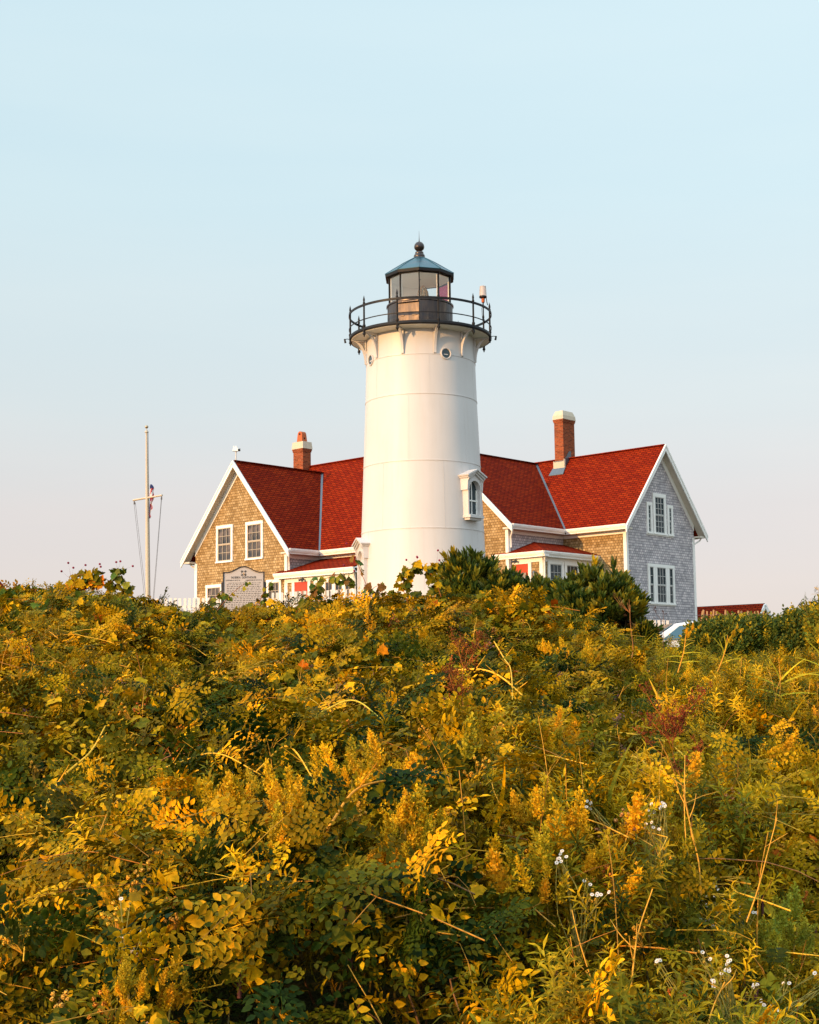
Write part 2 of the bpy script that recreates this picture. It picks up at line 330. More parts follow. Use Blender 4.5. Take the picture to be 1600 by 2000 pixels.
for z0_, z1_, k in ((.9, 3.24, 0), (3.28, 5.67, 20), (5.71, 8.1, 47), (8.13, 9.55, 8)):   # flush vertical plate joints
    for q in range(6):
        a = k + q * 60; d0 = az(a, tr(z0_) + .001); d1 = az(a, tr(z1_) + .001); b_.beam((*d0, z0_), (*d1, z1_), .012, .006, (math.sin(R(a)), -math.cos(R(a)), 0))
b_.build('plate_joint', M['white_iron'], tower)
b_ = MB(); b_.lathe([(2.0, -1), (2.62, -1), (2.62, .86), (2.60, .885), (2.30, .89)], n=64); b_.build('foundation', M['concrete'], tower, smooth=30)
# gallery deck, brackets
b_ = MB(); b_.lathe([(1.9, 10.50), (2.58, 10.50), (2.60, 10.52)], n=96); b_.build('deck_soffit', M['white_trim'], tower, smooth=30)
b_ = MB(); b_.lathe([(2.585, 10.51), (2.65, 10.52), (2.665, 10.56), (2.65, 10.64), (2.60, 10.66), (1.2, 10.67)], n=96); b_.build('gallery_deck', M['black_iron'], tower, smooth=30)
POST_A = [-18.7 + 32.727 * k for k in range(11)]
for a in POST_A:
    nx0, ny0 = az(a); tv = Vector((-ny0, nx0, 0)); rv = Vector((nx0, ny0, 0)); b_ = MB(); w = .045
    R0 = 2.04; outer = []; inner = []
    for k in range(11):                       # quarter arc from the wall up and out to the deck edge
        th = R(90 * k / 10); outer.append((R0 + .52 * (1 - math.cos(th)) + .00, 9.60 + .88 * math.sin(th)))
    pts = [(R0, 10.5), (R0, 9.57)] + outer + [(2.58, 10.5)]
    hole = [(R0 + .06, 10.42), (R0 + .06, 10.12), (R0 + .13, 10.26), (R0 + .30, 10.42)]
    ring_o = [(R0, 10.5), (R0, 9.57)] + [(R0 + .055 + .50 * (1 - math.cos(R(9 * k))), 9.60 + .88 * math.sin(R(9 * k))) for k in range(11)] + [(2.58, 10.5)]
    ring_i = [(R0 + .045, 10.44), (R0 + .045, 9.98)] + [(R0 + .05 + .42 * (1 - math.cos(R(9 * k))) * .86, 9.98 + .46 * math.sin(R(9 * k))) for k in range(11)] + [(R0 + .38, 10.44)]
    n = len(ring_o); vs = []
    for s_ in (-1, 1):
        for rg in (ring_o, ring_i):
            for r_, z in rg: vs.append(rv * r_ + tv * (w * s_) + Vector((0, 0, z)))
    fs = []
    for i in range(n):
        j = (i + 1) % n
        fs += [(i, j, n + j, n + i)[::-1], (2 * n + i, 2 * n + j, 3 * n + j, 3 * n + i), (i, j, 2 * n + j, 2 * n + i), (n + i, n + j, 3 * n + j, 3 * n + i)[::-1]]
    b_.add(vs, fs); b_.build('bracket', M['white_iron'], tower)
for a in POST_A:
    px_, py_ = az(a, 2.62); b_ = MB()
    b_.lathe([(.001, 10.28), (.022, 10.31), (.03, 10.36), (.055, 10.38), (.055, 10.42), (.04, 10.46), (.045, 10.5), (.05, 10.66), (.06, 10.68), (.055, 10.74), (.036, 10.76), (.032, 11.5), (.046, 11.53), (.046, 11.56), (.028, 11.60), (.04, 11.66), (.03, 11.72), (.001, 11.84)], px_, py_, 10)
    b_.build('railing_post', M['black_iron'], tower, smooth=40)
def ringbar(z, r_, w, h, n=96):
    b = MB(); b.lathe([(r_ - w / 2, z - h / 2), (r_ + w / 2, z - h / 2), (r_ + w / 2, z + h / 2), (r_ - w / 2, z + h / 2), (r_ - w / 2, z - h / 2)], n=n); return b
ringbar(11.46, 2.66, .03, .085).build('handrail', M['black_iron'], tower)
ringbar(10.93, 2.66, .02, .035).build('lower_rail', M['black_iron'], tower)
# drum, lantern
b_ = MB(); b_.lathe([(1.24, 10.66), (1.24, 10.70), (1.225, 10.71), (1.225, 11.76), (1.26, 11.78), (1.26, 11.83), (1.10, 11.84)], n=64)
for k in range(10):
    a = -1.4 + 36 * k; d0 = az(a, 1.232); b_.beam((*d0, 10.70), (*d0, 11.77), .03, .014, (math.sin(R(a)), -math.cos(R(a)), 0))
dr = b_.build('lantern_drum', M['bronze_drum'], tower, smooth=30)
b_ = MB(); a = -20.0                                   # small hatch with hood on the drum
nx0, ny0 = az(a); tv = Vector((-ny0, nx0, 0)); rv = Vector((nx0, ny0, 0))
def onr(t_, r_, z): return rv * r_ + tv * t_ + Vector((0, 0, z))
b_.slab([onr(-.40, 1.20, 10.75), onr(.40, 1.20, 10.75), onr(.40, 1.20, 11.66), onr(-.40, 1.20, 11.66)], rv * .055)
b_.slab([onr(-.42, 1.24, 11.68), onr(.42, 1.24, 11.68), onr(.42, 1.24, 11.72), onr(-.42, 1.24, 11.72)], rv * .13)
b_.beam(onr(-.3, 1.28, 11.2), onr(-.18, 1.28, 11.2), .03, .03); b_.beam(onr(.14, 1.28, 11.2), onr(.32, 1.28, 11.2), .03, .03)
b_.build('drum_hatch', M['bronze_drum'], tower)
RL = 1.185; A10 = [-1.4 + 36 * k for k in range(10)]
def P10(a, r_, z): x, y = az(a, r_); return Vector((x, y, z))
b_ = MB()
for a in A10:
    b_.beam(P10(a, RL, 11.80), P10(a, RL, 12.98), .045, .06, (math.sin(R(a)), -math.cos(R(a)), 0))
for i, a in enumerate(A10):
    a2 = a + 36
    for z in (11.86, 12.86): b_.beam(P10(a, RL, z), P10(a2, RL, z), .05, .05 if z < 12 else .07)
lf = b_.build('lantern_frame', M['black_iron'], tower)
for a in A10:                                           # pale inner posts
    b_ = MB(); b_.beam(P10(a, RL - .055, 11.85), P10(a, RL - .055, 12.9), .05, .035, (math.sin(R(a)), -math.cos(R(a)), 0)); b_.build('glazing_bar', M['lantern_inside'], tower)
BLANK = (144, 180, 216)
for a in A10:
    mid = a + 18; q = [P10(a + 1.2, RL - .01, 11.88), P10(a + 34.8, RL - .01, 11.88), P10(a + 34.8, RL - .01, 12.83), P10(a + 1.2, RL - .01, 12.83)]
    b_ = MB(); b_.slab(q, Vector((*az(mid), 0)) * -.008)
    if mid > 120 and mid < 135: b_.build('red_pane', M['red_glass'], tower)
    else: b_.build('lantern_pane', M['clear_glass'], tower)
    if 170 < mid < 300:                                  # landward panels behind the lens are blanked inside
        zb = 11.88
        q = [P10(a + 1.2, RL - .07, zb), P10(a + 34.8, RL - .07, zb), P10(a + 34.8, RL - .07, 12.83), P10(a + 1.2, RL - .07, 12.83)]
        b_ = MB(); b_.slab(q, Vector((*az(mid), 0)) * -.02); b_.build('blank_panel', M['lantern_inside'], tower)
b_ = MB(); b_.lathe([(1.14, 12.835), (.4, 12.86), (.05, 12.87)], n=10, a0=R(-91.4)); b_.build('inner_ceiling', M['lantern_inside'], tower)
b_ = MB(); b_.lathe([(1.1, 11.84), (.02, 11.845)], n=10, a0=R(-91.4)); b_.build('lantern_floor', M['lantern_inside'], tower)
# lens: stacked prisms on a pedestal
b_ = MB(); pr_ = [(.16, 11.85), (.16, 11.97), (.20, 12.0)]
for k in range(15):
    z = 12.0 + k * .036; rr = .215 * math.sqrt(max(.08, 1 - ((z - 12.14) / .44) ** 2)); pr_ += [(rr * .86, z), (rr, z + .014), (rr * .84, z + .034)]
b_.lathe(pr_ + [(.02, 12.58)], .12, -.1, 20); ln = b_.build('lens', M['lens_glass'], tower)
b_ = MB()
for k in range(6):
    a = R(60 * k + 10); b_.tube([(.12 + .19 * math.cos(a), -.1 + .19 * math.sin(a), 11.95), (.12 + .225 * math.cos(a), -.1 + .225 * math.sin(a), 12.14), (.12 + .18 * math.cos(a), -.1 + .18 * math.sin(a), 12.4), (.12 + .03 * math.cos(a), -.1 + .03 * math.sin(a), 12.6)], .011, 5)
b_.build('lens_frame', M['brass'], ln)
# roof
b_ = MB(); A0 = R(-91.4)
b_.lathe([(1.12, 12.84), (1.33, 12.86), (1.335, 12.90), (1.335, 12.965)], n=10, a0=A0)
b_.build('roof_fascia', M['black_iron'], tower)
b_ = MB(); b_.lathe([(1.345, 12.955), (1.35, 12.975), (1.05, 13.18), (.62, 13.46), (.23, 13.69), (.01, 13.70)], n=10, a0=A0)
for a in A10: b_.tube([P10(a, 1.35, 12.985), P10(a, .62, 13.47), P10(a, .22, 13.70)], .013, 5)
b_.build('lantern_roof', M['patina_roof'], tower)
b_ = MB(); b_.lathe([(.25, 13.67), (.23, 13.70), (.205, 13.73), (.215, 13.78), (.195, 13.83), (.16, 13.86), (.165, 13.90), (.15, 13.94), (.09, 13.97), (.085, 13.99), (.12, 14.0), (.165, 14.04), (.192, 14.10), (.195, 14.15), (.175, 14.23), (.12, 14.30), (.05, 14.335), (.02, 14.36), (.009, 14.5), (.003, 14.76)], n=24)
b_.build('ventilator_ball', M['bronze_drum'], tower, smooth=50)
# portholes
for a in (26, -64, 116, 206):
    nx0, ny0 = az(a); rv = Vector((nx0, ny0, 0)); tv = Vector((-ny0, nx0, 0)); zc_ = 9.60; rr = tr(9.6)
    def ring(ro, d): return [rv * (rr + d) + tv * (ro * math.cos(2 * math.pi * k / 24)) + Vector((0, 0, zc_ + ro * math.sin(2 * math.pi * k / 24))) for k in range(24)]
    b_ = MB(); rs = [ring(.215, -.06), ring(.215, .035), ring(.20, .05), ring(.175, .045), ring(.165, .0)]
    vs = [p for r_ in rs for p in r_]
    b_.add(vs, [(i * 24 + j, (i + 1) * 24 + j, (i + 1) * 24 + (j + 1) % 24, i * 24 + (j + 1) % 24) for i in range(4) for j in range(24)])
    ph = b_.build('porthole', M['white_iron'], tower, smooth=40)
    b_ = MB(); b_.add(ring(.17, .012), [tuple(range(24))]); b_.build('glass', M['pane_tower'], ph)
# arched hooded window and door hood on the shell
def hooded(name, a, D, w, z0, zspring, zapex, door=False):
    """pedimented iron surround; w is the clear opening width"""
    ang = R(a); o = bpy.data.objects.new(name + '_x', None); bpy.data.objects.remove(o)
    nx0, ny0 = az(a); n_ = Vector((nx0, ny0, 0)); t_ = Vector((-ny0, nx0, 0))
    def W(u, d, z): return n_ * (2.23 + d) + t_ * u + Vector((0, 0, z))
    hw = w / 2; ow = hw + (.11 if door else .07)
    b = MB(); K = 14
    arch_i = [(-hw, z0)] + [(-hw * math.cos(math.pi * k / K), zspring + hw * math.sin(math.pi * k / K)) for k in range(K + 1)] + [(hw, z0)]
    zs = zapex - .30
    arch_o = [(-ow, z0)] + [(-ow + 2 * ow * k / K, zs + .22 * (1 - abs(2 * k / K - 1))) for k in range(K + 1)] + [(ow, z0)]
    n = len(arch_i)
    for d0, d1 in ((-.5, D),):
        vs = [W(u, d, z) for d in (d0, d1) for arr in (arch_i, arch_o) for u, z in arr]
        fs = []
        for i in range(n - 1):
            fs += [(2 * n + i, 2 * n + i + 1, 3 * n + i + 1, 3 * n + i)[::-1], (n + i, n + i + 1, 3 * n + i + 1, 3 * n + i)[::-1], (i, i + 1, 2 * n + i + 1, 2 * n + i)]
        b.add(vs, fs)
    # pediment mouldings: three stepped raking courses
    for k, (dd, zz, tt) in enumerate(((.06, -.02, .07), (.11, .045, .06), (.16, .10, .05))):
        for sgn in (-1, 1):
            e0 = W(sgn * (ow + .02 + .05 * (k + 1)), (D + dd) / 2 - .1, zs + zz - .01); e1 = W(0, (D + dd) / 2 - .1, zs + .23 + zz)
            b.beam(e0, e1, D + dd + .2, tt, (0, 0, 1))
    # scrolled side blocks (the lit returns)
    for sgn in (-1, 1):
        u0 = sgn * (ow + .0)
        b.slab([W(u0, -.4, zs - .42), W(u0, D + .02, zs - .42), W(u0, D + .05, zs - .1), W(u0, D + .12, zs - .0), W(u0, -.4, zs)], t_ * sgn * .07)
    if not door:
        b.slab([W(-ow - .03, -.4, z0 - .09), W(ow + .03, -.4, z0 - .09), W(ow + .03, -.4, z0), W(-ow - .03, -.4, z0)], n_ * (D + .5))
        b.slab([W(-ow + .04, -.4, z0 - .17), W(ow - .04, -.4, z0 - .17), W(ow - .04, -.4, z0 - .09), W(-ow + .04, -.4, z0 - .09)], n_ * (D + .42))
    # thin inner arch moulding
    for k in range(K):
        a0_, a1_ = math.pi * k / K, math.pi * (k + 1) / K
        b.beam(W(-(hw + .02) * math.cos(a0_), D + .012, zspring + (hw + .02) * math.sin(a0_)), W(-(hw + .02) * math.cos(a1_), D + .012, zspring + (hw + .02) * math.sin(a1_)), .03, .03, n_)
    fr = b.build(name, M['white_iron'], tower)
    g = MB(); g.add([W(u, D - .17, z) for u, z in arch_i], [tuple(range(n))[::-1]])
    if door:
        g.build('door_leaf', M['white_trim'], fr)
    else:
        g.build('pane', M['pane_tower'], fr)
        s = MB()
        zm = z0 + (zspring - z0) * .58
        s.beam(W(0, D - .15, z0), W(0, D - .15, zspring + hw), .035, .02, n_); s.beam(W(-hw, D - .14, zm), W(hw, D - .14, zm), .03, .05, (0, 0, 1))
        s.beam(W(-hw + .025, D - .15, z0), W(-hw + .025, D - .15, zspring), .05, .03, n_); s.beam(W(hw - .025, D - .15, z0), W(hw - .025, D - .15, zspring), .05, .03, n_)
        s.beam(W(-hw, D - .15, z0 + .03), W(hw, D - .15, z0 + .03), .03, .07, (0, 0, 1))
        s.build('sash', M['white_trim'], fr)
    return fr
hooded('arched_window', 50, .20, .62, 3.74, 4.68, 5.36)
hooded('door_hood', -72, .16, .66, .88, 2.25, 3.02, door=True)
# side lamps on short arms at the gallery edge
for a in (-88, 84):
    nx0, ny0 = az(a); b_ = MB(); r0 = Vector((nx0, ny0, 0))
    b_.tube([r0 * 2.6 + Vector((0, 0, 10.58)), r0 * 2.74 + Vector((0, 0, 10.60)), r0 * 2.83 + Vector((0, 0, 10.58))], .014, 6); b_.tube([r0 * 2.83 + Vector((0, 0, 10.60)), r0 * 2.80 + Vector((0, 0, 10.45))], [.03, .04], 8)
    b_.build('floodlight', M['black_iron'], tower)
# beacon: a small clear lantern fixed to the railing
bx_, by_ = az(68, 2.50)
bea = thing('beacon_lamp', 'small clear beacon lamp on a rusty stand at the gallery railing', 'lamp', (TX + bx_, TY + by_, 10.67))
b_ = MB(); b_.lathe([(.02, 0), (.024, .0), (.024, 1.0), (.03, 1.02), (.04, 1.06), (.045, 1.16), (.08, 1.2), (.14, 1.22), (.14, 1.27), (.13, 1.28), (.02, 1.285)], n=16)
b_.tube([(0, 0, .95), (-.06, -.05, .8), (-.04, 0, .45), (0, .02, .25)], .008, 5); b_.tube([(.12, 0, 1.2), (.14, .02, 1.05), (.17, .05, .95)], .016, 6)
b_.build('stand', M['black_iron'], bea, smooth=40)
b_ = MB(); b_.lathe([(.055, 1.04), (.06, 1.08), (.065, 1.19), (.09, 1.205), (.02, 1.21)], n=14); b_.build('collar', M['terracotta'], bea, smooth=40)
b_ = MB(); b_.lathe([(.135, 1.285), (.125, 1.5), (.115, 1.645), (.09, 1.66), (.01, 1.665)], n=20); b_.build('lens_cover', M['frost_glass'], bea, smooth=40)
# ------------------------------------------------------------------ keeper's houses (local x towards the near right, local y away from the sea side front)
YAW = R(-42.973); OE, OG = .498, .40
def win(parent, x, y, z0, z1, w, rz=0.0, cols=3, rows=(2, 2), casing=.12, sashm='sash', curtain=True, sill=True, name='window'):
    """double hung window; local x level along the wall, -y out of it"""
    b = MB(); h = z1 - z0; hw = w / 2; c = casing
    b.box(-hw - c, -hw, -.055, .05, -.0, h); b.box(hw, hw + c, -.055, .05, -.0, h)
    b.box(-hw - c - .01, hw + c + .01, -.062, .05, h, h + c * 1.15)
    if sill: b.box(-hw - c - .02, hw + c + .02, -.085, .05, -.075, -.0)
    else: b.box(-hw - c, hw + c, -.055, .05, -c, 0)
    o = b.build(name, M['white_trim'], parent); o.location = (x, y, z0); o.rotation_euler = (0, 0, rz)
    zm = h * rows[0] / (rows[0] + rows[1]) if rows[1] else h
    s = MB(); f = .045
    parts = [(0, zm, rows[0], -.018), (zm, h, rows[1], -.034)] if rows[1] else [(0, h, rows[0], -.02)]
    for a, b2, r_, yy in parts:
        s.box(-hw, -hw + f, yy - .015, yy + .01, a, b2); s.box(hw - f, hw, yy - .015, yy + .01, a, b2)
        s.box(-hw + f, hw - f, yy - .015, yy + .01, a, a + f); s.box(-hw + f, hw - f, yy - .015, yy + .01, b2 - f * .8, b2)
        for k in range(1, cols):
            u = -hw + f + (w - 2 * f) * k / cols; s.box(u - .011, u + .011, yy - .008, yy + .004, a + f, b2 - f * .8)
        for k in range(1, r_):
            v = a + f + (b2 - a - 1.8 * f) * k / r_; s.box(-hw + f, hw - f, yy - .007, yy + .003, v - .011, v + .011)
    s.build('sash', M[sashm], o)
    g = MB(); g.box(-hw, hw, -.004, .004, 0, h); g.build('pane', M['pane_shaded' if sashm == 'sash_pale' else 'pane'], o)
    return o
def cornice(b, p0, p1, n_out, top, depth=.26):
    """gutter of stepped mouldings along an eave, from p0 to p1 (x, y), n_out = outward direction"""
    n_ = Vector((*n_out, 0)); a = Vector((*p0, 0)); c = Vector((*p1, 0))
    for (d0, d1, z0, z1) in ((-.02, .11, -.03, .035), (-.02, .09, -.085, -.03), (-.05, .055, -.13, -.085), (-.30, .02, -.20, -.13)):
        b.slab([a + n_ * d0 + Vector((0, 0, top + z0)), c + n_ * d0 + Vector((0, 0, top + z0)), c + n_ * d0 + Vector((0, 0, top + z1)), a + n_ * d0 + Vector((0, 0, top + z1))], n_ * (d1 - d0))
def downspout(parent, pts, r_=.04):
    b = MB(); b.tube(pts, r_, 8); return b.build('downspout', M['gutter_white'], parent, smooth=40)
def house(loc, label, W, Ww, Hr, Hw, He, Lw, xa, xl, xr, wallmat, oe=OE, og=OG, floor=-1.6):
    """L-shaped shingled house: main range from xl to xr, wing of width Ww towards -y ending at -Lw; its right wall at -xa"""
    h = thing('shingled_house', label, 'house', (loc[0], loc[1], 0), YAW)
    sm = (Hr - He) / (W / 2 + oe); sw = (Hw - He) / (Ww / 2 + oe); T = .13
    def zm_(y): return He + sm * ((y + oe) if y <= W / 2 else (W - y + oe))
    xc = -xa - Ww / 2
    def zw_(x): return He + sw * (Ww / 2 + oe - abs(x - xc))
    e = .16   # roof thickness measured down
    b = MB()   # walls: one shell per range, gables included
    def gable_x(x0, x1, y0, y1, zf):   # ridge along x
        ym = (y0 + y1) / 2; z0 = zf(y0) - e; zt = zf(ym) - e
        b.add([(x, y, z) for x in (x0, x1) for y, z in ((y0, floor), (y1, floor), (y1, z0), (ym, zt), (y0, z0))], [(0, 4, 3, 2, 1), (5, 6, 7, 8, 9), (0, 5, 9, 4), (1, 2, 7, 6), (4, 9, 8, 3), (3, 8, 7, 2)])
    b.mi = 0; gable_x(xl, xr, 0, W, zm_)
    x0, x1 = -xa - Ww, -xa; z0 = zw_(x1) - e; zt = Hw - e; yy = (-Lw, W / 2 - .3)
    o = len(b.v); b.add([(x, y, z) for y in yy for x, z in ((x0, floor), (x1, floor), (x1, z0), (xc, zt), (x0, z0))], [(0, 1, 2, 3, 4), (1, 6, 7, 2), (0, 4, 9, 5), (4, 3, 8, 9), (3, 2, 7, 8)])
    # warmer shingle colour on the wing gable
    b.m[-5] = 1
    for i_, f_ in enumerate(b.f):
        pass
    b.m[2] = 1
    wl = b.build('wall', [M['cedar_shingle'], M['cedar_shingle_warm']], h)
    # roof
    yv = -oe + (Hw - He) / sm; b = MB(); dn = Vector((0, 0, -T))
    tipr, tipl = xr + og, xl - og
    vb = (-xa + oe, -oe, He); vt = (xc, yv, Hw); lb = (-xa - Ww - oe, -oe, He)
    main_front = [vb, (tipr, -oe, He), (tipr, W / 2, Hr), (tipl, W / 2, Hr), (tipl, zl_y(He, Hw, sm, oe) if False else -oe, He), lb, vt] if xl < -xa - Ww - .5 else [vb, (tipr, -oe, He), (tipr, W / 2, Hr), (xc, W / 2, Hr), vt]
    b.slab(main_front, dn)
    if len(main_front) == 5: b.slab([(tipl, yv, Hw), vt, (xc, W / 2, Hr), (tipl, W / 2, Hr)], dn)
    b.slab([(tipr, W + oe, He), (tipr, W / 2, Hr), (tipl, W / 2, Hr), (tipl, W + oe, He)], dn)
    b.slab([vb, vt, (xc, -Lw - og, Hw), (-xa + oe, -Lw - og, He)], dn)
    b.slab([(-xa - Ww - oe, -oe if xl < -xa - Ww - .5 else W * .4, He), (-xa - Ww - oe, -Lw - og, He), (xc, -Lw - og, Hw), vt], dn)
    # ridge caps
    b.beam((tipl, W / 2, Hr + .01), (tipr, W / 2, Hr + .01), .24, .035); b.beam((xc, -Lw - og, Hw + .01), (xc, yv + .1, Hw + .01), .24, .035)
    rf = b.build('roof', M['red_roof'], h)
    b = MB(); d_ = (Vector(vt) - Vector(vb)); b.beam(Vector(vb) + Vector((0, 0, .02)) + d_ * .0, Vector(vt) + Vector((0, 0, .03)), .24, .02, Vector((1, -1, 2.4)).normalized()); b.build('valley_flashing', M['zinc'], rf)
    # rake boards, soffits, frieze boards
    b = MB(); zd = Vector((0, 0, -1))
    def rake(p_tip, p_ridge, nout, depth=.30):
        a = Vector(p_tip); r_ = Vector(p_ridge); n_ = Vector(nout)
        for (q0, q1, d0, d1) in ((-.02, .085, 0.0, .045), (.085, depth, 0.0, .022)):
            b.slab([a + n_ * d0 + zd * (q0 + .0), r_ + n_ * d0 + zd * q0, r_ + n_ * d0 + zd * (q1 + .0), a + n_ * d0 + zd * q1], n_ * (d1 - d0 + .03))
    ext = .16
    def tip(y_or_x, z, s): return None
    # wing gable (faces -y)
    for sg in (-1, 1):
        dx = (Ww / 2 + oe); p_r = (xc, -Lw - og, Hw); p_t = (xc + sg * (dx + ext * .6), -Lw - og, He - ext * .6 * sw)
        rake(p_t, p_r, (0, -1, 0))
        # soffit board under the overhang
        b2 = [Vector((xc, -Lw - og + .01, Hw - T - .02)), Vector((xc + sg * dx, -Lw - og + .01, He - T - .02)), Vector((xc + sg * dx, -Lw, He - T - .02)), Vector((xc, -Lw, Hw - T - .02))]
        b.mi = 1; b.slab(b2, (0, 0, -.02)); b.mi = 0
        # frieze on the wall
        b.slab([(xc, -Lw - .001, Hw - T - .03), (xc + sg * Ww / 2, -Lw - .001, zw_(x1) - T - .03), (xc + sg * Ww / 2, -Lw - .001, zw_(x1) - T - .03 - .30), (xc, -Lw - .001, Hw - T - .03 - .36)], (0, -.035, 0))
    # main gable (faces +x)
    for sg in (-1, 1):
        dy = W / 2 + oe; yc = W / 2; p_r = (xr + og, yc, Hr); p_t = (xr + og, yc + sg * (dy + ext * .6), He - ext * .6 * sm)
        rake(p_t, p_r, (1, 0, 0))
        b.mi = 1; b.slab([Vector((xr + og - .01, yc, Hr - T - .02)), Vector((xr + og - .01, yc + sg * dy, He - T - .02)), Vector((xr, yc + sg * dy, He - T - .02)), Vector((xr, yc, Hr - T - .02))], (0, 0, -.02)); b.mi = 0
        b.slab([(xr + .001, yc, Hr - T - .03), (xr + .001, yc + sg * W / 2, zm_(0) - T - .03), (xr + .001, yc + sg * W / 2, zm_(0) - T - .33), (xr + .001, yc, Hr - T - .39)], (.035, 0, 0))
    # eave returns under the rakes
    b.mi = 1
    for sg in (-1, 1):
        xw = xc + sg * Ww / 2; b.slab([(xw, -Lw - og + .02, He - T - .02), (xw + sg * oe, -Lw - og + .02, He - T - .02), (xw + sg * oe, -Lw - og + .02, He - T - .10), (xw, -Lw - og + .02, He - T - .10 - .0)], (0, og - .04, 0))
    for yw, sg in ((0, -1), (W, 1)):
        b.slab([(xr + og - .02, yw, He - T - .02), (xr + og - .02, yw + sg * oe, He - T - .02), (xr + og - .02, yw + sg * oe, He - T - .10), (xr + og - .02, yw, He - T - .10)], (-og + .04, 0, 0))
    b.mi = 0
    # closed eaves: soffit planes
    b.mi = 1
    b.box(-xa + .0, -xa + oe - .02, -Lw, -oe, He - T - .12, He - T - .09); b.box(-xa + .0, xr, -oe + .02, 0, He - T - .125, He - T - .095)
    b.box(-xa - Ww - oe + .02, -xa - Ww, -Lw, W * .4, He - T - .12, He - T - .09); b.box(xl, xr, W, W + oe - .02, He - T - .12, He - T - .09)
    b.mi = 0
    # corner boards
    cb = .14
    zt_ = He - T - .1
    for x_, y_, sx_, sy_ in ((-xa, -Lw, 1, -1), (-xa - Ww, -Lw, -1, -1), (xr, 0, 1, -1), (xr, W, 1, 1)):
        b.box(min(x_, x_ - sx_ * cb), max(x_, x_ - sx_ * cb), min(y_ + sy_ * .03, y_ - 0 * cb), max(y_ + sy_ * .03, y_), floor, zt_)
        b.box(min(x_ + sx_ * .03, x_), max(x_ + sx_ * .03, x_), min(y_ + sy_ * .03, y_ - sy_ * cb), max(y_ + sy_ * .03, y_ - sy_ * cb), floor, zt_)
    # frieze band under the gutters
    b.box(-xa, xr - cb, -.025, .0, zt_ - .16, zt_ - .002); b.box(-xa, -xa + .025, -Lw + cb, -.03, zt_ - .16, zt_ - .003)
    b.build('trim', [M['white_trim'], M['soffit']], h)
    b = MB()
    cornice(b, (-xa + oe + .06, -oe), (xr + og - .02, -oe), (0, -1), He - .04)
    cornice(b, (-xa + oe, -Lw - og + .06), (-xa + oe, -oe - .03), (1, 0), He - .04)
    b.build('gutter', M['gutter_white'], h)
    return h, zm_, zw_
# ---- left house
HL = dict(W=7.51, Ww=6.615, Hr=8.895, Hw=8.369, He=3.942, Lw=2.066, xa=4.363, xl=-10.978, xr=-1.0)
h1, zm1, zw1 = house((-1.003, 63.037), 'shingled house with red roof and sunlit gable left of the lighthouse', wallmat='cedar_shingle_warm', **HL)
gy1 = -HL['Lw']
for xm, z0, z1, w in ((-8.755, 3.70, 5.28, .98), (-6.59, 3.70, 5.28, .98)): win(h1, xm, gy1, z0, z1, w)
win(h1, -9.52, gy1, .95, 2.48, .98); win(h1, -5.22, gy1, .95, 2.48, .76)
def brick_chimney(parent, x0, x1, y0, y1, zb, zshaft, zcap0, zcap1, flash=None, pot=False):
    b = MB(); b.box(x0, x1, y0, y1, zb, zshaft)
    b.box(x0 - .025, x1 + .025, y0 - .025, y1 + .025, zshaft, zshaft + (zcap0 - zshaft) * .5); b.box(x0 - .045, x1 + .045, y0 - .045, y1 + .045, zshaft + (zcap0 - zshaft) * .5, zcap0)
    c = b.build('chimney', M['brick'], parent)
    b = MB(); cx, cy = (x0 + x1) / 2, (y0 + y1) / 2; w, d = x1 - x0, y1 - y0
    if pot: b.frus(cx, cy, zcap0, zcap1, w + .13, d + .13, w + .06, d + .06)
    else: b.frus(cx, cy, zcap0, zcap0 + (zcap1 - zcap0) * .45, w + .12, d + .12, w + .08, d + .08); b.frus(cx, cy, zcap0 + (zcap1 - zcap0) * .45, zcap1, w + .08, d + .08, w - .10, d - .14)
    b.build('cap', M['mortar_cap'], c)
    return c
c1 = brick_chimney(h1, -10.05 + .35, -9.33 + .35, 3.2, 3.75, 7.6, 9.62, 9.78, 10.14, pot=True)
b_ = MB(); px, py, pz = -9.34, 3.47, 10.14
b_.frus(px, py, pz, pz + .40, .40, .36, .34, .30)
vs = []
for k in range(9):
    th = math.pi * k / 8; vs.append((math.cos(th) * .165, .40 + math.sin(th) * .17))
b_.add([(px - u, py + s_ * .15, pz + v) for s_ in (-1, 1) for u, v in vs], [tuple(range(9))[::-1], tuple(range(9, 18))] + [(k, k + 1, k + 10, k + 9) for k in range(8)])
b_.build('flue_pot', M['terracotta'], c1)
b_ = MB(); b_.lathe([(.055, -.1805), (.0, -.1805)], n=12); hole = b_.build('flue_hole', M['dark_hole'], c1); hole.rotation_euler = (R(-90), 0, 0); hole.location = (px - .05, py - .35 + .01, pz + .42)
hole.location = (px, py + .02, pz + .42)
b_ = MB(); b_.box(px + .182, px + .19, py - .035, py + .035, pz + .14, pz + .24); b_.build('flue_slot', M['dark_hole'], c1)
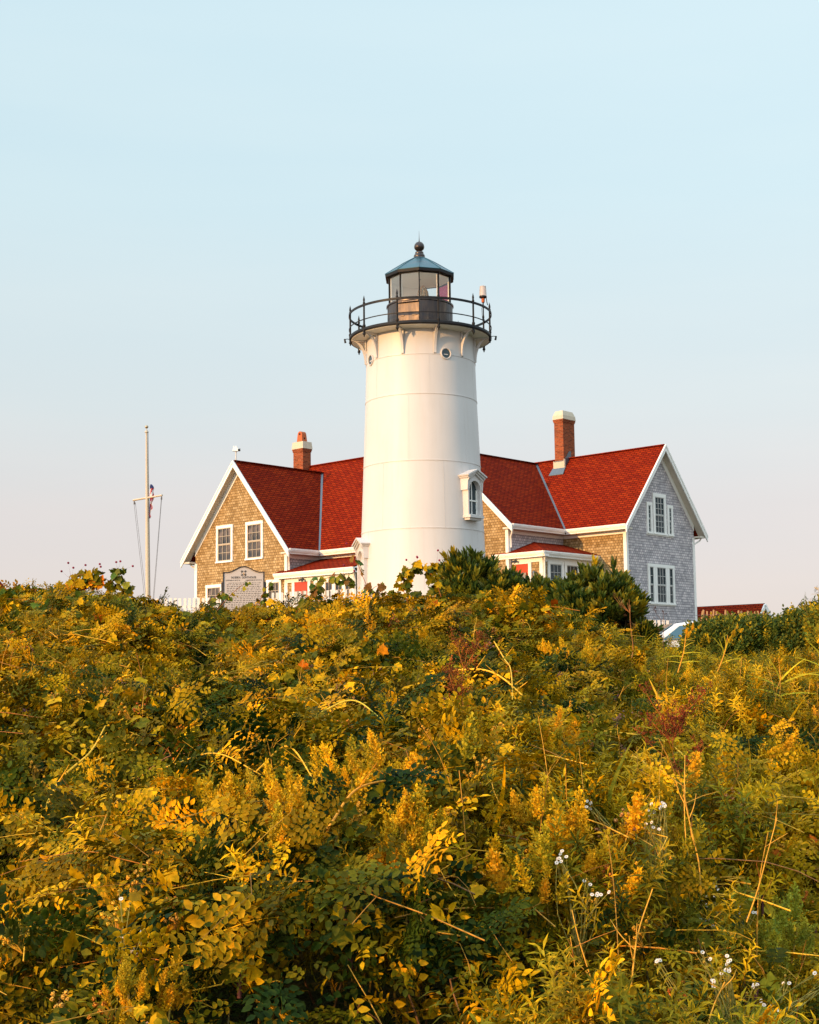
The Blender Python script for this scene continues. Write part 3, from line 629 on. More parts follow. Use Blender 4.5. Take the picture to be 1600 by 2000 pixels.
# porch of the left house in the corner between wing and main range
p1 = MB(); PX0, PX1, PY, PZE, PZT = -4.36, -.03, -2.12, 2.85, 3.59
p1.box(PX0, PX1, PY, -.001, -1.6, PZE - .22)
p1.build('porch_wall', M['cedar_shingle_warm'], h1)
def hiproof(name, parent, x0, x1, y0, ze, zt, slope, both=False):
    """low lean-to roof against y=0 with a hipped right end; eave at y0"""
    b = MB(); hip = (zt - ze) / slope
    A = (x0, y0, ze); B = (x1, y0, ze); D = (x0, 0, zt); Cc = (x1 - hip, 0, zt); E = (x1, 0, ze)
    b.slab([A, B, Cc, D], (0, 0, -.07)); b.slab([B, E, Cc], (0, 0, -.07)); return b.build(name, M['red_roof'], parent)
b_ = MB(); b_.slab([(-4.83, -2.47, 2.86), (.33, -2.47, 2.86), (-.03 + .1, 0.0, 3.60), (-4.36, 0.0, 3.60), (-4.36, -2.07, 2.98), (-4.83, -2.07, 2.98)], (0, 0, -.06)); b_.build('porch_roof', M['red_roof'], h1)
b_ = MB(); b_.slab([(.07, 0, 3.54), (.33, -2.47, 2.80), (.33, 0, 2.80)], (-.02, 0, 0)); b_.build('porch_gable_end', M['white_trim'], h1)
b_ = MB(); cornice(b_, (-4.83, -2.40), (.34, -2.40), (0, -1), 2.80); b_.box(-4.7, .2, -2.42, -2.12, 2.585, 2.60)
b_.box(-4.40, .0, -2.155, -2.12, 2.40, 2.60); b_.box(-4.36, -4.24, -2.15, -2.12, -1.6, 2.4); b_.box(-.17, -.0, -2.15, -2.12, -1.6, 2.4); b_.box(-.03, .0, -2.15, -1.98, -1.6, 2.58)
b_.box(-2.50, -.16, -2.152, -2.12, 2.30, 2.402)
b_.build('porch_trim', M['white_trim'], h1)
def door(parent, x, y, z0, z1, w, rz=0.0):
    b = MB(); hw = w / 2; c = .17; h = z1 - z0
    b.box(-hw - c, -hw, -.05, .03, 0, h); b.box(hw, hw + c, -.05, .03, 0, h); b.box(-hw - c, hw + c, -.056, .03, h, h + .13)
    b.mi = 1; b.box(-hw, hw, -.02, .02, 0, h)
    for sg in (-1, 1):
        u = sg * w * .22; a = w * .13
        for (z_0, z_1) in ((h * .10, h * .38),): b.box(u - a, u + a, -.035, -.02, z_0, z_1)
        for e0, e1 in ((-a - .03, -a), (a, a + .03)): b.box(u + e0, u + e1, -.035, -.02, h * .46, h * .80)
        for zz in (h * .43, h * .80): b.box(u - a - .03, u + a + .03, -.036, -.02, zz, zz + .03)
    o = b.build('door', [M['white_trim'], M['red_door']], parent); o.location = (x, y, z0); o.rotation_euler = (0, 0, rz)
    g = MB()
    for sg in (-1, 1): g.box(sg * w * .22 - w * .13, sg * w * .22 + w * .13, -.028, -.018, h * .46, h * .80)
    g.build('pane', M['curtain'], o)
    k = MB(); k.ball((hw - .08, -.06, h * .46), .035); k.build('handle', M['brass'], o)
    return o
door(h1, -3.32, -2.12, .38, 2.40, .88)
for k in range(4): win(h1, -2.15 + k * .625, -2.12, 1.15, 2.30, .46, cols=2, rows=(3, 0), casing=.085, name='porch_window')
def porch_lamp(parent, x, y, z):
    b = MB(); b.tube([(x, y, z), (x, y - .1, z + .02)], .05, 8); b.tube([(x - .02, y - .1, z), (x - .13, y - .2, z - .05)], [.03, .06], 8); b.tube([(x + .02, y - .1, z), (x + .13, y - .2, z - .05)], [.03, .06], 8)
    return b.build('floodlight', M['zinc'], parent)
porch_lamp(h1, -3.15, -2.15, 2.50)
downspout(h1, [(-3.90, -2.3, 3.82), (-3.95, -2.3, 3.70), (-4.28, -2.02, 3.42), (-4.30, -1.98, 3.32), (-4.30, -1.98, 3.0)])
downspout(h1, [(.25, -2.35, 2.72), (.10, -2.2, 2.5), (.06, -2.1, 2.3), (.06, -2.1, -1)])
downspout(h1, [(-11.40, -2.1, 3.78), (-11.35, -2.0, 3.62), (-11.05, -1.75, 3.40), (-11.02, -1.7, 3.2), (-11.02, -1.7, -1)])
# ---- right house
HR = dict(W=5.9, Ww=7.581, Hr=9.135, Hw=9.08, He=5.053, Lw=4.223, xa=3.636, xl=-11.217, xr=0.0)
h2, zm2, zw2 = house((10.079, 65.985), 'shingled house with red roof and shaded grey gable right of the lighthouse', wallmat='cedar_shingle', **HR)
c2 = brick_chimney(h2, -5.87, -5.31, 2.45, 3.42, 8.0, 10.97, 11.13, 11.58)
b_ = MB(); b_.box(-5.90, -5.28, 2.425, 2.45, 8.5, 8.98); b_.slab([(-6.0, 2.42, 8.60), (-5.2, 2.42, 8.60), (-5.14, 2.14, 8.22), (-6.06, 2.14, 8.22)], (0, 0, .03)); b_.slab([(-5.305, 2.43, 8.55), (-5.305, 3.05, 9.22), (-5.305, 3.05, 9.5), (-5.305, 2.9, 9.5), (-5.305, 2.43, 8.95)], (.02, 0, 0))
b_.build('chimney_flashing', M['zinc'], h2)
b_ = MB(); b_.box(-5.94, -5.90, 2.40, 2.5, 8.45, 8.98); b_.box(-5.28, -5.24, 2.40, 2.5, 8.45, 9.05); b_.box(-5.9, -5.28, 2.405, 2.424, 8.46, 8.93); b_.build('chimney_apron', M['concrete'], h2)
# shaded gable windows (facing local +x)
RZ = R(90)
win(h2, 0, 2.86, 4.85, 6.60, .80, RZ, 3, (3, 3), .15, 'sash_pale')
win(h2, 0, 1.98, 4.85, 6.15, .22, RZ, 1, (3, 3), .12, 'sash_pale'); win(h2, 0, 3.78, 4.85, 6.15, .22, RZ, 1, (3, 3), .12, 'sash_pale')
win(h2, 0, 2.84, 1.50, 3.20, .78, RZ, 3, (2, 2), .13, 'sash_pale')
win(h2, 0, 2.00, 1.50, 3.20, .34, RZ, 1, (2, 2), .13, 'sash_pale'); win(h2, 0, 3.68, 1.50, 3.20, .34, RZ, 1, (2, 2), .13, 'sash_pale')
b_ = MB(); b_.box(0, .04, 1.70, 4.0, 4.72, 4.775); b_.box(0, .04, 1.68, 4.0, 1.37, 1.425)
b_.build('window_apron', M['white_trim'], h2)
# porch of the right house
b_ = MB(); b_.box(-4.95, -1.867, -3.97, -3.90, -1.6, 3.5); b_.box(-4.95, -4.88, -3.90, -4.22, -1.6, 3.5)
b_.box(-3.63, -1.867, -3.90, -.001, -1.6, 3.5)
b_.build('porch_wall', M['cedar_shingle_warm'], h2)
b_ = MB(); ze, zt = 3.74, 4.38
fx0 = -5.05
b_.slab([(fx0 + .55, -4.32, ze), (-1.517, -4.32, ze), (-3.636, -2.3, zt), (-3.66, -4.2, ze + .04)], (0, 0, -.07))
b_.slab([(-1.517, -4.32, ze), (-1.517, 0, ze), (-3.636, 0, zt), (-3.636, -2.3, zt)], (0, 0, -.07)); b_.build('porch_roof', M['red_roof'], h2)
b_ = MB(); cornice(b_, (-4.52, -4.25), (-1.50, -4.25), (0, -1), 3.67); cornice(b_, (-1.587, -4.30), (-1.587, 0), (1, 0), 3.67)
b_.box(-4.5, -1.55, -4.28, -3.97, 3.455, 3.47); b_.box(-1.867, -1.56, -4.28, 0, 3.450, 3.465)
b_.box(-4.3, -1.84, -4.005, -3.97, 3.25, 3.46); b_.box(-1.867, -1.832, -3.97, -.0, 3.26, 3.46)
b_.box(-2.02, -1.832, -4.0, -3.97, -1.6, 3.25); b_.box(-1.867, -1.835, -3.998, -3.80, -1.6, 3.26); b_.box(-1.867, -1.838, -.16, -.0, -1.6, 3.26)
b_.build('porch_trim', M['white_trim'], h2)
door(h2, -3.15, -3.97, 1.20, 3.20, .98)
for yc_ in (-3.02, -1.755, -.50): win(h2, -1.867, yc_, 2.05, 3.17, .88, RZ, 3, (3, 0), .16, 'sash_pale', name='porch_window')
porch_lamp(h2, -3.35, -4.0, 3.36)
b_ = MB(); b_.lathe([(.02, 0), (.07, .03), (.09, .2), (.05, .28), (.01, .3)], -2.28, -4.09, 8); b_.box(-2.31, -2.25, -4.1, -3.97, .1, .16)
wl_ = b_.build('wall_lamp', M['zinc'], h2); wl_.location = (0, 0, 2.55)
downspout(h2, [(-3.15, -4.40, 4.93), (-3.2, -4.40, 4.82), (-3.56, -4.12, 4.50), (-3.58, -4.08, 4.4), (-3.58, -4.08, 4.0)])
downspout(h2, [(-1.56, -4.15, 3.6), (-1.6, -4.1, 3.5), (-1.76, -3.95, 3.3), (-1.79, -3.92, 3.2), (-1.79, -3.92, -1)], .045)
downspout(h2, [(.2, 6.3, 4.85), (.15, 6.2, 4.7), (-.05, 5.95, 4.5), (-.06, 5.93, 4.3), (-.06, 5.93, -1)])
# weather instrument on the left ridge end
wx = Vector((-7.67, -2.31, 8.37)); hw1 = Matrix.Rotation(YAW, 3, 'Z') @ Vector((wx.x, wx.y, 0)) + Vector((-1.003, 63.037, 8.38))
ws = thing('weather_sensor', 'small white weather sensor on a short mast at the left ridge end', 'sensor', hw1)
b_ = MB(); b_.tube([(0, 0, -.1), (0, 0, .50)], .03, 8); b_.build('mast', M['sash_pale'], ws)
b_ = MB(); b_.frus(-.03, 0, .46, .63, .26, .18, .20, .14); b_.ball((-.10, 0, .69), .03); b_.ball((.0, 0, .69), .03); b_.tube([(-.10, 0, .6), (-.10, 0, .69)], .012, 5); b_.tube([(0, 0, .6), (0, 0, .69)], .012, 5); b_.build('housing', M['white_trim'], ws)
b_ = MB(); b_.tube([(.08, 0, .50), (.20, 0, .58)], [.05, .02], 8); b_.ball((.16, 0, .50), .05); b_.build('camera_head', M['sign_black'], ws)
# ---- small red-roofed buildings half hidden at the sides
def outbuilding(name, label, loc, yaw, L_, W_, He_, Hr_, fl, rk='white_trim'):
    o = thing(name, label, 'building', loc, yaw); b = MB(); ym = W_ / 2
    b.add([(x, y, z) for x in (-L_, 0) for y, z in ((0, fl), (W_, fl), (W_, He_), (ym, Hr_ - .1), (0, He_))], [(0, 4, 3, 2, 1), (5, 6, 7, 8, 9), (0, 5, 9, 4), (1, 2, 7, 6), (4, 9, 8, 3), (3, 8, 7, 2)])
    b.build('wall', M['white_trim'], o)
    b = MB(); g = .3; sl = (Hr_ - He_) / ym
    b.slab([(-L_ - g, -g, He_ - g * sl), (g, -g, He_ - g * sl), (g, ym, Hr_), (-L_ - g, ym, Hr_)], (0, 0, -.12)); b.slab([(-L_ - g, W_ + g, He_ - g * sl), (g, W_ + g, He_ - g * sl), (g, ym, Hr_), (-L_ - g, ym, Hr_)], (0, 0, -.12)); b.build('roof', M['red_roof'], o)
    b = MB()
    for sg in (-1, 1): b.beam((g + .02, ym, Hr_ - .10), (g + .02, ym + sg * (ym + g), He_ - g * sl - .10), .05, .2)
    b.build('rake_board', M[rk], o)
    w_ = MB(); w_.box(-2.0, -1.2, -.03, 0, .6, 1.8); w_.build('window', M['pane'], o)
    return o
outbuilding('red_roofed_shed', 'low building with a dark red roof and white gable beyond the right house', (17.1, 73.4, -2.6), YAW, 9.5, 3.6, 2.3, 4.38, -1)
outbuilding('red_roofed_cottage', 'building whose dark red roof edge shows at the far left', (-33.75, 90, 0), R(-90), 8, 7, 3.2, 7.4, -1, 'terracotta_dark')
# ------------------------------------------------------------------ flagpole and flag
fp = thing('flagpole', 'tall white flagpole with a crossarm and rope stays', 'flagpole', (-9.21, 50.0, -.2))
b_ = MB(); hgt = 7.0; ln_ = Vector((-.135, 0, hgt))
b_.tube([Vector((0, 0, 0)), ln_ * .35, ln_ * .66, ln_], [.088, .078, .058, .034], 16); b_.lathe([(.001, 0), (.07, .0), (.07, .03), (.05, .07), (.015, .09), (.013, .16)], ln_.x, 0, 12)
for i in range(len(b_.v) - 12 * 6, len(b_.v)): x, y, z = b_.v[i]; b_.v[i] = (x, y, z + hgt)
b_.build('pole', M['aged_white'], fp, smooth=40)
b_ = MB(); b_.ball((ln_.x, 0, hgt + .21), .062, 14, 9); b_.build('finial', M['gilt_ball'], fp, smooth=60)
arm_c = ln_ * (4.66 / hgt); ad = Vector((math.cos(R(-40)), math.sin(R(-40)), 0)); a0_, a1_ = arm_c - ad * .76 + Vector((0, 0, -.02)), arm_c + ad * .82 + Vector((0, 0, .01))
b_ = MB(); b_.tube([a0_, a1_], [.038, .032], 10); b_.build('crossarm', M['aged_white'], fp, smooth=40)
b_ = MB()
for p, q in ((a0_ + Vector((.02, 0, -.08)), Vector((-.08, -.05, .7))), (a0_ + Vector((.07, 0, -.08)), Vector((-.03, -.03, .7))), (a1_ + Vector((-.03, 0, -.08)), Vector((.13, 0, .7))), (a1_ + Vector((-.02, 0.02, -.08)), Vector((.16, 0, .7)))):
    b_.tube([p, p.lerp(q, .5) + Vector((0, 0, -.02)), q], .006, 4)
b_.tube([ln_ + Vector((.06, -.02, 0)), Vector((.08, -.10, .9))], .008, 4)
for p in (a0_, a1_): b_.tube([p + Vector((.03 if p is a0_ else -.02, 0, -.04)), p + Vector((.04 if p is a0_ else -.03, 0, -.15))], [.02, .035], 6)
b_.build('rope', M['rope'], fp)
# limp flag, folded against the pole
fl = thing('flag', 'limp red and white striped flag hanging in folds against the flagpole', 'flag', (-9.21, 50.0, 4.02))
fz = np.linspace(.86, -.32, 46); FW = 9
vs, fs, mi = [], [], []
for i, z in enumerate(fz):
    t_ = i / 45; wdt = .05 + .10 * math.sin(math.pi * min(1, t_ * 1.25)) ** .7 + .025 * math.sin(t_ * 19)
    for j in range(FW):
        s_ = j / (FW - 1); vs.append((.015 + wdt * s_ * (1 - .15 * math.sin(t_ * 9 + s_ * 3)), -.08 + .05 * math.sin(s_ * 7.5 + t_ * 5), z + .05 * s_))
for i in range(45):
    for j in range(FW - 1):
        fs.append((i * FW + j, i * FW + j + 1, (i + 1) * FW + j + 1, (i + 1) * FW + j))
        st = int((i * .42 + j * .55) // 2) % 2
        mi.append(2 if (i < 5 or (j < 2 and i > 14)) else st)
me = bpy.data.meshes.new('cloth'); me.from_pydata(vs, [], fs)
for k in ('flag_red', 'flag_white', 'flag_blue'): me.materials.append(M[k])
me.polygons.foreach_set('material_index', mi); me.polygons.foreach_set('use_smooth', [True] * len(fs))
o = bpy.data.objects.new('cloth', me); C.objects.link(o); o.parent = fl; sd_ = o.modifiers.new('t', 'SOLIDIFY'); sd_.thickness = .006
# ------------------------------------------------------------------ historical sign
sg_ = thing('historical_sign', 'grey white board with black arched frame and emblem before the left house', 'sign', (-4.925, 42.0, -.55))
SW, ZS, ZA = .60, 1.68, 1.85   # half width, shoulder and apex heights above the base
def ogee(hw, zs, za, n=24):
    out = []
    for k in range(n + 1):
        u = -1 + 2 * k / n; a = abs(u); out.append((u * hw, zs + (za - zs) * (0 if a > .82 else .5 + .5 * math.cos(math.pi * a / .82))))
    return out
top = ogee(SW - .022, ZS - .02, ZA - .02); b_ = MB(); pf = [(-SW + .022, .45)] + top + [(SW - .022, .45)]
b_.slab([(x, -.03, z) for x, z in pf], (0, .05, 0)); b_.build('panel', M['sign_face'], sg_)
b_ = MB(); to = ogee(SW, ZS, ZA)
for (x0, z0), (x1, z1) in zip(to[:-1], to[1:]): b_.beam((x0, -.01, z0), (x1, -.01, z1), .09, .028)
for s_ in (-1, 1): b_.box(s_ * SW - .014, s_ * SW + .014, -.055, .035, .4, ZS + .01)
b_.build('frame', M['sign_black'], sg_)
for s_ in (-1, 1):
    b_ = MB(); b_.box(s_ * (SW + .035) - .03, s_ * (SW + .035) + .03, -.04, .04, 0, 1.36); b_.frus(s_ * (SW + .035), 0, 1.36, 1.40, .06, .08, .02, .03); b_.build('post', M['sign_black'], sg_)
def text(parent, body, x, z, size, align='CENTER', y=-.034, name='lettering', sx_=1.0, m='sign_ink'):
    cu = bpy.data.curves.new(name, 'FONT'); cu.body = body; cu.size = size; cu.align_x = align; cu.extrude = .0015; cu.offset = size * .012
    t = bpy.data.objects.new(name, cu); C.objects.link(t); dg = bpy.context.evaluated_depsgraph_get(); me = bpy.data.meshes.new_from_object(t.evaluated_get(dg))
    bpy.data.objects.remove(t); o = bpy.data.objects.new(name, me); C.objects.link(o); me.materials.clear(); me.materials.append(M[m])
    o.location = (x, y, z); o.rotation_euler = (R(90), 0, 0); o.scale = (sx_, 1, 1); o.parent = parent; return o
text(sg_, 'NOBSKA  LIGHTHOUSE', 0, 1.50, .088, name='title_lettering', sx_=.80)
text(sg_, "LATITUDE 41\u00b0 30' 57\" N", -.53, 1.43, .046, 'LEFT', name='latitude_lettering', sx_=.88)
text(sg_, "LONGITUDE 70\u00b0 39' 18\" W", .06, 1.43, .046, 'LEFT', name='longitude_lettering', sx_=.88)
b_ = MB(); rg = random.Random(4)       # lines of small print, too small to read
for ln in range(17):
    z = 1.365 - ln * .052; x = -.50 if ln % 6 else -.45
    while x < .50:
        w = rg.uniform(.025, .085); w = min(w, .53 - x)
        n_ = max(1, int(w / .013))
        for q in range(n_): b_.box(x + q * .013, x + q * .013 + .0095, -.0335, -.030, z - .009, z + rg.choice((.008, .008, .014)))
        x += w + .016
b_.build('small_print', M['sign_ink'], sg_)
b_ = MB()                                 # round emblem ringed by a life-ring with crossed arms behind
for k in range(4):
    a = R(45 + 90 * k); c_, s_ = math.cos(a), math.sin(a); b_.beam((.045 * c_, -.034, 1.655 + .045 * s_), (.092 * c_, -.034, 1.655 + .092 * s_), .006, .03, (-s_, 0, c_))
    b_.beam((.092 * c_ - .028 * s_, -.034, 1.655 + .092 * s_ + .028 * c_), (.092 * c_ + .028 * s_, -.034, 1.655 + .092 * s_ - .028 * c_), .006, .016, (c_, 0, s_))
for k in range(24):
    a, a2 = 2 * math.pi * k / 24, 2 * math.pi * (k + 1) / 24
    if k % 3: b_.beam((.062 * math.cos(a), -.036, 1.655 + .062 * math.sin(a)), (.062 * math.cos(a2), -.036, 1.655 + .062 * math.sin(a2)), .006, .014, (math.cos(a), 0, math.sin(a)))
b_.build('emblem', M['sign_ink'], sg_)
b_ = MB(); b_.box(-.022, .022, -.035, -.031, 1.62, 1.668); b_.slab([(-.022, -.035, 1.62), (.022, -.035, 1.62), (0, -.035, 1.60)], (0, .004, 0)); b_.build('emblem_shield', M['sign_gold'], sg_)
# ------------------------------------------------------------------ picket fences (one thing per run; pickets are its parts)
def picket_fence(label, p0, p1, ztop0, ztop1, hgt=1.0, sp=.15, maxn=100):
    a = Vector((p0[0], p0[1], 0)); c = Vector((p1[0], p1[1], 0)); d = c - a; ln = d.length; u = d.normalized(); n = int(ln / sp)
    rz = math.atan2(u.y, u.x); o = thing('picket_fence', label, 'fence', (a.x, a.y, 0), rz)
    base = MB(); w = .085; base.add([(x, y, z) for z in (0, hgt) for y in (-.012, .012) for x in (-w / 2, w / 2)], [(0, 2, 3, 1), (0, 1, 5, 4), (2, 6, 7, 3), (0, 4, 6, 2), (1, 3, 7, 5), (4, 5, 7, 6)])
    first = base.build('picket', M['picket'], o)
    for k in range(min(n, maxn)):
        pk = first if k == 0 else first.copy()
        if k: C.objects.link(pk); pk.parent = o
        t = (k + .5) / n; pk.location = (t * ln, 0, ztop0 + (ztop1 - ztop0) * t - hgt + random.uniform(-.008, .008)); pk.rotation_euler = (0, random.uniform(-.012, .012), 0)
    b = MB()
    for f_ in (.18, .72): b.beam((0, .035, ztop0 - hgt + f_ * hgt), (ln, .035, ztop1 - hgt + f_ * hgt), .04, .07)
    b.build('rail', M['picket'], o)
    b = MB(); k = 0
    while k * 2.4 <= ln + .1:
        x = min(k * 2.4, ln); z = ztop0 + (ztop1 - ztop0) * x / ln; b.box(x - .05, x + .05, .06, .16, z - hgt - .3, z + .02); k += 1
    b.build('post', M['picket'], o)
    return o
picket_fence('white picket fence between the flagpole and the left house corner', (-9.35, 46.0), (-5.75, 46.3), .63, .66)
picket_fence('white picket fence in front of the red porch door of the left house', (-5.0, 47.6), (-1.5, 48.2), .87, 1.02)
picket_fence('white picket fence glimpsed below the shaded grey gable right of the bush', (6.8, 45.0), (8.25, 45.4), -.24, -.29)
# ------------------------------------------------------------------ wooden lath snow fence at the right
sf = thing('lath_fence', 'leaning wooden lath snow fence below the distant red roof', 'fence', (8.1, 40.0, -1.48))
fb = MB(); fb.add([(x, y, z) for z in (0, 1.25) for y in (-.006, .006) for x in (-.022, .022)], [(0, 2, 3, 1), (0, 1, 5, 4), (2, 6, 7, 3), (0, 4, 6, 2), (1, 3, 7, 5), (4, 5, 7, 6)])
f0 = fb.build('slat', M['lath'], sf)
for k in range(22):
    s_ = f0 if k == 0 else f0.copy()
    if k: C.objects.link(s_); s_.parent = sf
    s_.location = (k * .082 - .1 + random.uniform(-.012, .012) + (.12 if k > 6 else 0), .02 * math.sin(k), random.uniform(-.03, .03) - .004 * k); s_.rotation_euler = (random.uniform(-.05, .05), .12 + random.uniform(-.05, .05), 0)
b_ = MB()
for z in (.3, .75, 1.1): b_.tube([(-.1 + .3 * k, .01, z + .01 * math.sin(k)) for k in range(8)], .005, 4)
b_.build('wire', M['rope'], sf)
# ------------------------------------------------------------------ parked car, mostly hidden by the shrubs
car = thing('parked_car', 'pale parked car half hidden by shrubs, blue sky in its windows', 'car', (7.1, 36.0, -2.28), R(2))
prof_ = [(-2.2, .35), (-2.22, .62), (-2.1, .80), (-1.25, .95), (-.55, 1.40), (-.2, 1.45), (.9, 1.44), (1.55, 1.22), (2.0, .98), (2.2, .90), (2.25, .45), (2.2, .32)]
b_ = MB(); hwid = .86
n = len(prof_)
def tuck(z): return hwid - max(0, z - .85) * .26
vs = [(x, s_ * tuck(z), z) for s_ in (-1, 1) for x, z in prof_]
b_.add(vs, [tuple(range(n))[::-1], tuple(range(n, 2 * n))] + [(i, (i + 1) % n, (i + 1) % n + n, i + n) for i in range(n)])
cb_ = b_.build('body', M['car_paint'], car); bv = cb_.modifiers.new('b', 'BEVEL'); bv.width = .05; bv.segments = 3
for s_ in (-1, 1):
    for nm, q in (('side_window', [(-.95, .99), (-.48, 1.34), (.18, 1.36), (.18, .99)]), ('side_window', [(.26, .99), (.26, 1.36), (.85, 1.34), (1.35, 1.16), (1.4, .99)])):
        b_ = MB(); b_.slab([(x, s_ * (tuck(z) + .004), z) for x, z in q], (0, s_ * -.02, 0)); b_.build(nm, M['car_glass'], car)
b_ = MB(); b_.slab([(-1.20, -.68, 1.0), (-1.20, .68, 1.0), (-.60, .60, 1.39), (-.60, -.60, 1.39)], (-.012, 0, .016)); b_.build('windscreen', M['car_glass'], car)
b_ = MB(); b_.slab([(1.0, -.6, 1.42), (1.0, .6, 1.42), (1.52, .66, 1.25), (1.52, -.66, 1.25)], (.006, 0, .016)); b_.build('rear_window', M['car_glass'], car)
for x in (-1.4, 1.4):
    for s_ in (-1, 1):
        b_ = MB(); b_.lathe([(.01, -.1), (.30, -.1), (.325, -.07), (.325, .07), (.30, .1), (.01, .1)], n=24); w_ = b_.build('wheel', M['tyre'], car, smooth=40); w_.location = (x, s_ * .80, .32); w_.rotation_euler = (R(90), 0, 0)
        b_ = MB(); b_.lathe([(.01, -.105), (.19, -.105), (.2, -.09)], n=20); b_.lathe([(.01, .105), (.19, .105), (.2, .09)], n=20); r_ = b_.build('rim', M['alloy'], w_)
for s_ in (-1, 1):
    b_ = MB(); b_.ball((-2.14, s_ * .62, .68), .10, 10, 6, .7); b_.build('headlight', M['lamp_clear'], car); b_ = MB(); b_.box(2.19, 2.26, s_ * .66 - .12, s_ * .66 + .12, .62, .82); b_.build('tail_light', M['lamp_red'], car)
tag(sf, None)
# the yard lane the car stands on
b_ = MB(); K = 24; vs = []
lane = bpy.data.meshes.new('lane'); xs = np.linspace(4.5, 26, 30); vv = []
for x in xs:
    for y in (34.3, 35.2, 36.2, 37.4): vv.append((x, y, float(ground_z(x, y)) - .0 + .004))
lane.from_pydata(vv, [], [(i * 4 + j, (i + 1) * 4 + j, (i + 1) * 4 + j + 1, i * 4 + j + 1) for i in range(29) for j in range(3)]); lane.materials.append(M['asphalt'])
lo = bpy.data.objects.new('lane', lane); C.objects.link(lo); tag(lo, kind='structure')
car.location.z = float(ground_z(7.1, 36.0)) + .005
# ------------------------------------------------------------------ vegetation
def leaf_mat(name, gloss=.5, trans=.10, spec=.04, vein=True):
    m = bpy.data.materials.new(name); m.use_nodes = True; t = m.node_tree; b = t.nodes['Principled BSDF']; out = t.nodes['Material Output']
    at = N(t, 'ShaderNodeAttribute'); at.attribute_name = 'tint'
    nz = noise(t, 55, 3, 'Object', .6)
    c = mixc(t, 1.0, at.outputs['Color'], ramp(t, nz, [(.3, (.55, .62, .6)), (.7, (1.3, 1.2, 1.05))]), 'MULTIPLY')
    L(t, c, b.inputs['Base Color']); b.inputs['Roughness'].default_value = gloss; b.inputs['Specular IOR Level'].default_value = spec
    tl = N(t, 'ShaderNodeBsdfTranslucent'); L(t, mixc(t, 1.0, c, (1.25, 1.05, .35), 'MULTIPLY'), tl.inputs[0])
    mx = N(t, 'ShaderNodeMixShader'); mx.inputs[0].default_value = trans; L(t, b.outputs[0], mx.inputs[1]); L(t, tl.outputs[0], mx.inputs[2]); L(t, mx.outputs[0], out.inputs[0])
    M[name] = m
leaf_mat('leaf'); leaf_mat('leaf_glossy', .36, .15, .25); leaf_mat('stalk', .7, 0.0, .2); leaf_mat('petal', .7, .2, .2)
# templates: (verts, tris, per-vertex colour factor)
class T:
    def __init__(s): s.v = []; s.t = []; s.c = []
    def add(s, v, t, c=1.0):
        o = len(s.v); s.v += [list(map(float, p)) for p in v]; s.t += [[a + o for a in q] for q in t]
        s.c += (list(c) if isinstance(c, (list, np.ndarray)) else [c] * len(v)); return s
    def put(s, other, Rm, off, sc=1.0, cf=1.0):
        V = (np.array(other.v) * sc) @ np.array(Rm).T + np.array(off); return s.add(V.tolist(), other.t, [x * cf for x in other.c])
    def arr(s): return np.array(s.v, np.float32), np.array(s.t, np.int32), np.array(s.c, np.float32)
def rotm(rx=0, ry=0, rz=0):
    return np.array(Matrix.Rotation(rz, 3, 'Z') @ Matrix.Rotation(ry, 3, 'Y') @ Matrix.Rotation(rx, 3, 'X'))
def basis(d, up=(0, 0, 1)):
    """columns x, y=d, z: y axis points along d"""
    d = np.array(d, float); d /= np.linalg.norm(d); u = np.array(up, float)
    x = np.cross(d, u); nx = np.linalg.norm(x)
    if nx < 1e-3: x = np.array([1., 0, 0]); nx = 1
    x /= nx; z = np.cross(x, d); return np.stack([x, d, z], 1)
def oval(w=.3, fold=.10, droop=.15):
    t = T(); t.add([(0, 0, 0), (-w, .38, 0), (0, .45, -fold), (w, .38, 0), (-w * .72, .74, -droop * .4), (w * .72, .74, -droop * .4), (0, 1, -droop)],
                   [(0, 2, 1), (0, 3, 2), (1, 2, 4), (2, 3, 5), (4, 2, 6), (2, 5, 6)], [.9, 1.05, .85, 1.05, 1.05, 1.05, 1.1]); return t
def oval4(w=.3, fold=.10, droop=.15):
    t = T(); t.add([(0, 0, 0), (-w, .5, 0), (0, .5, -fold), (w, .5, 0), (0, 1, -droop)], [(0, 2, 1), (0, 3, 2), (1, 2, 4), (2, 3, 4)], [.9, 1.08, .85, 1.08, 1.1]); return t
def grape(seed):
    g = np.random.default_rng(seed); t = T(); pts = []
    key = [(0, .02), (18, .30), (38, .52), (52, .36), (70, .62), (84, .80), (100, .62), (122, .66), (140, .88), (158, .80), (180, 1.08)]
    for a, r_ in key: pts.append((a, r_ * g.uniform(.92, 1.08)))
    pts = pts + [(360 - a, r_ * g.uniform(.92, 1.08)) for a, r_ in key[-2:0:-1]]
    v = [(0, .28, -.03)]; c = [.82]
    for a, r_ in pts:
        th = math.radians(a); x = math.sin(th) * r_ * .62; y = .30 - math.cos(th) * r_ * .62
        if a in (0,): x, y = 0, .22
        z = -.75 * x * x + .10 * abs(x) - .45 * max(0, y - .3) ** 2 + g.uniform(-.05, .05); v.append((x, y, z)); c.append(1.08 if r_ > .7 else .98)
    n = len(pts); t.add(v, [(0, 1 + (i + 1) % n, 1 + i) for i in range(n)], c); return t
def strip(t, p0, p1, w, cf=.8):
    p0 = np.array(p0, float); p1 = np.array(p1, float); d = p1 - p0; s = np.cross(d, [.3, .2, 1]); s /= np.linalg.norm(s) + 1e-9; s *= w / 2; s2 = np.cross(d, s); s2 /= np.linalg.norm(s2) + 1e-9; s2 *= w / 2
    t.add([p0 - s, p0 + s, p1, p0 + s2 * 1.4], [(0, 1, 2), (1, 3, 2), (3, 0, 2)], cf)
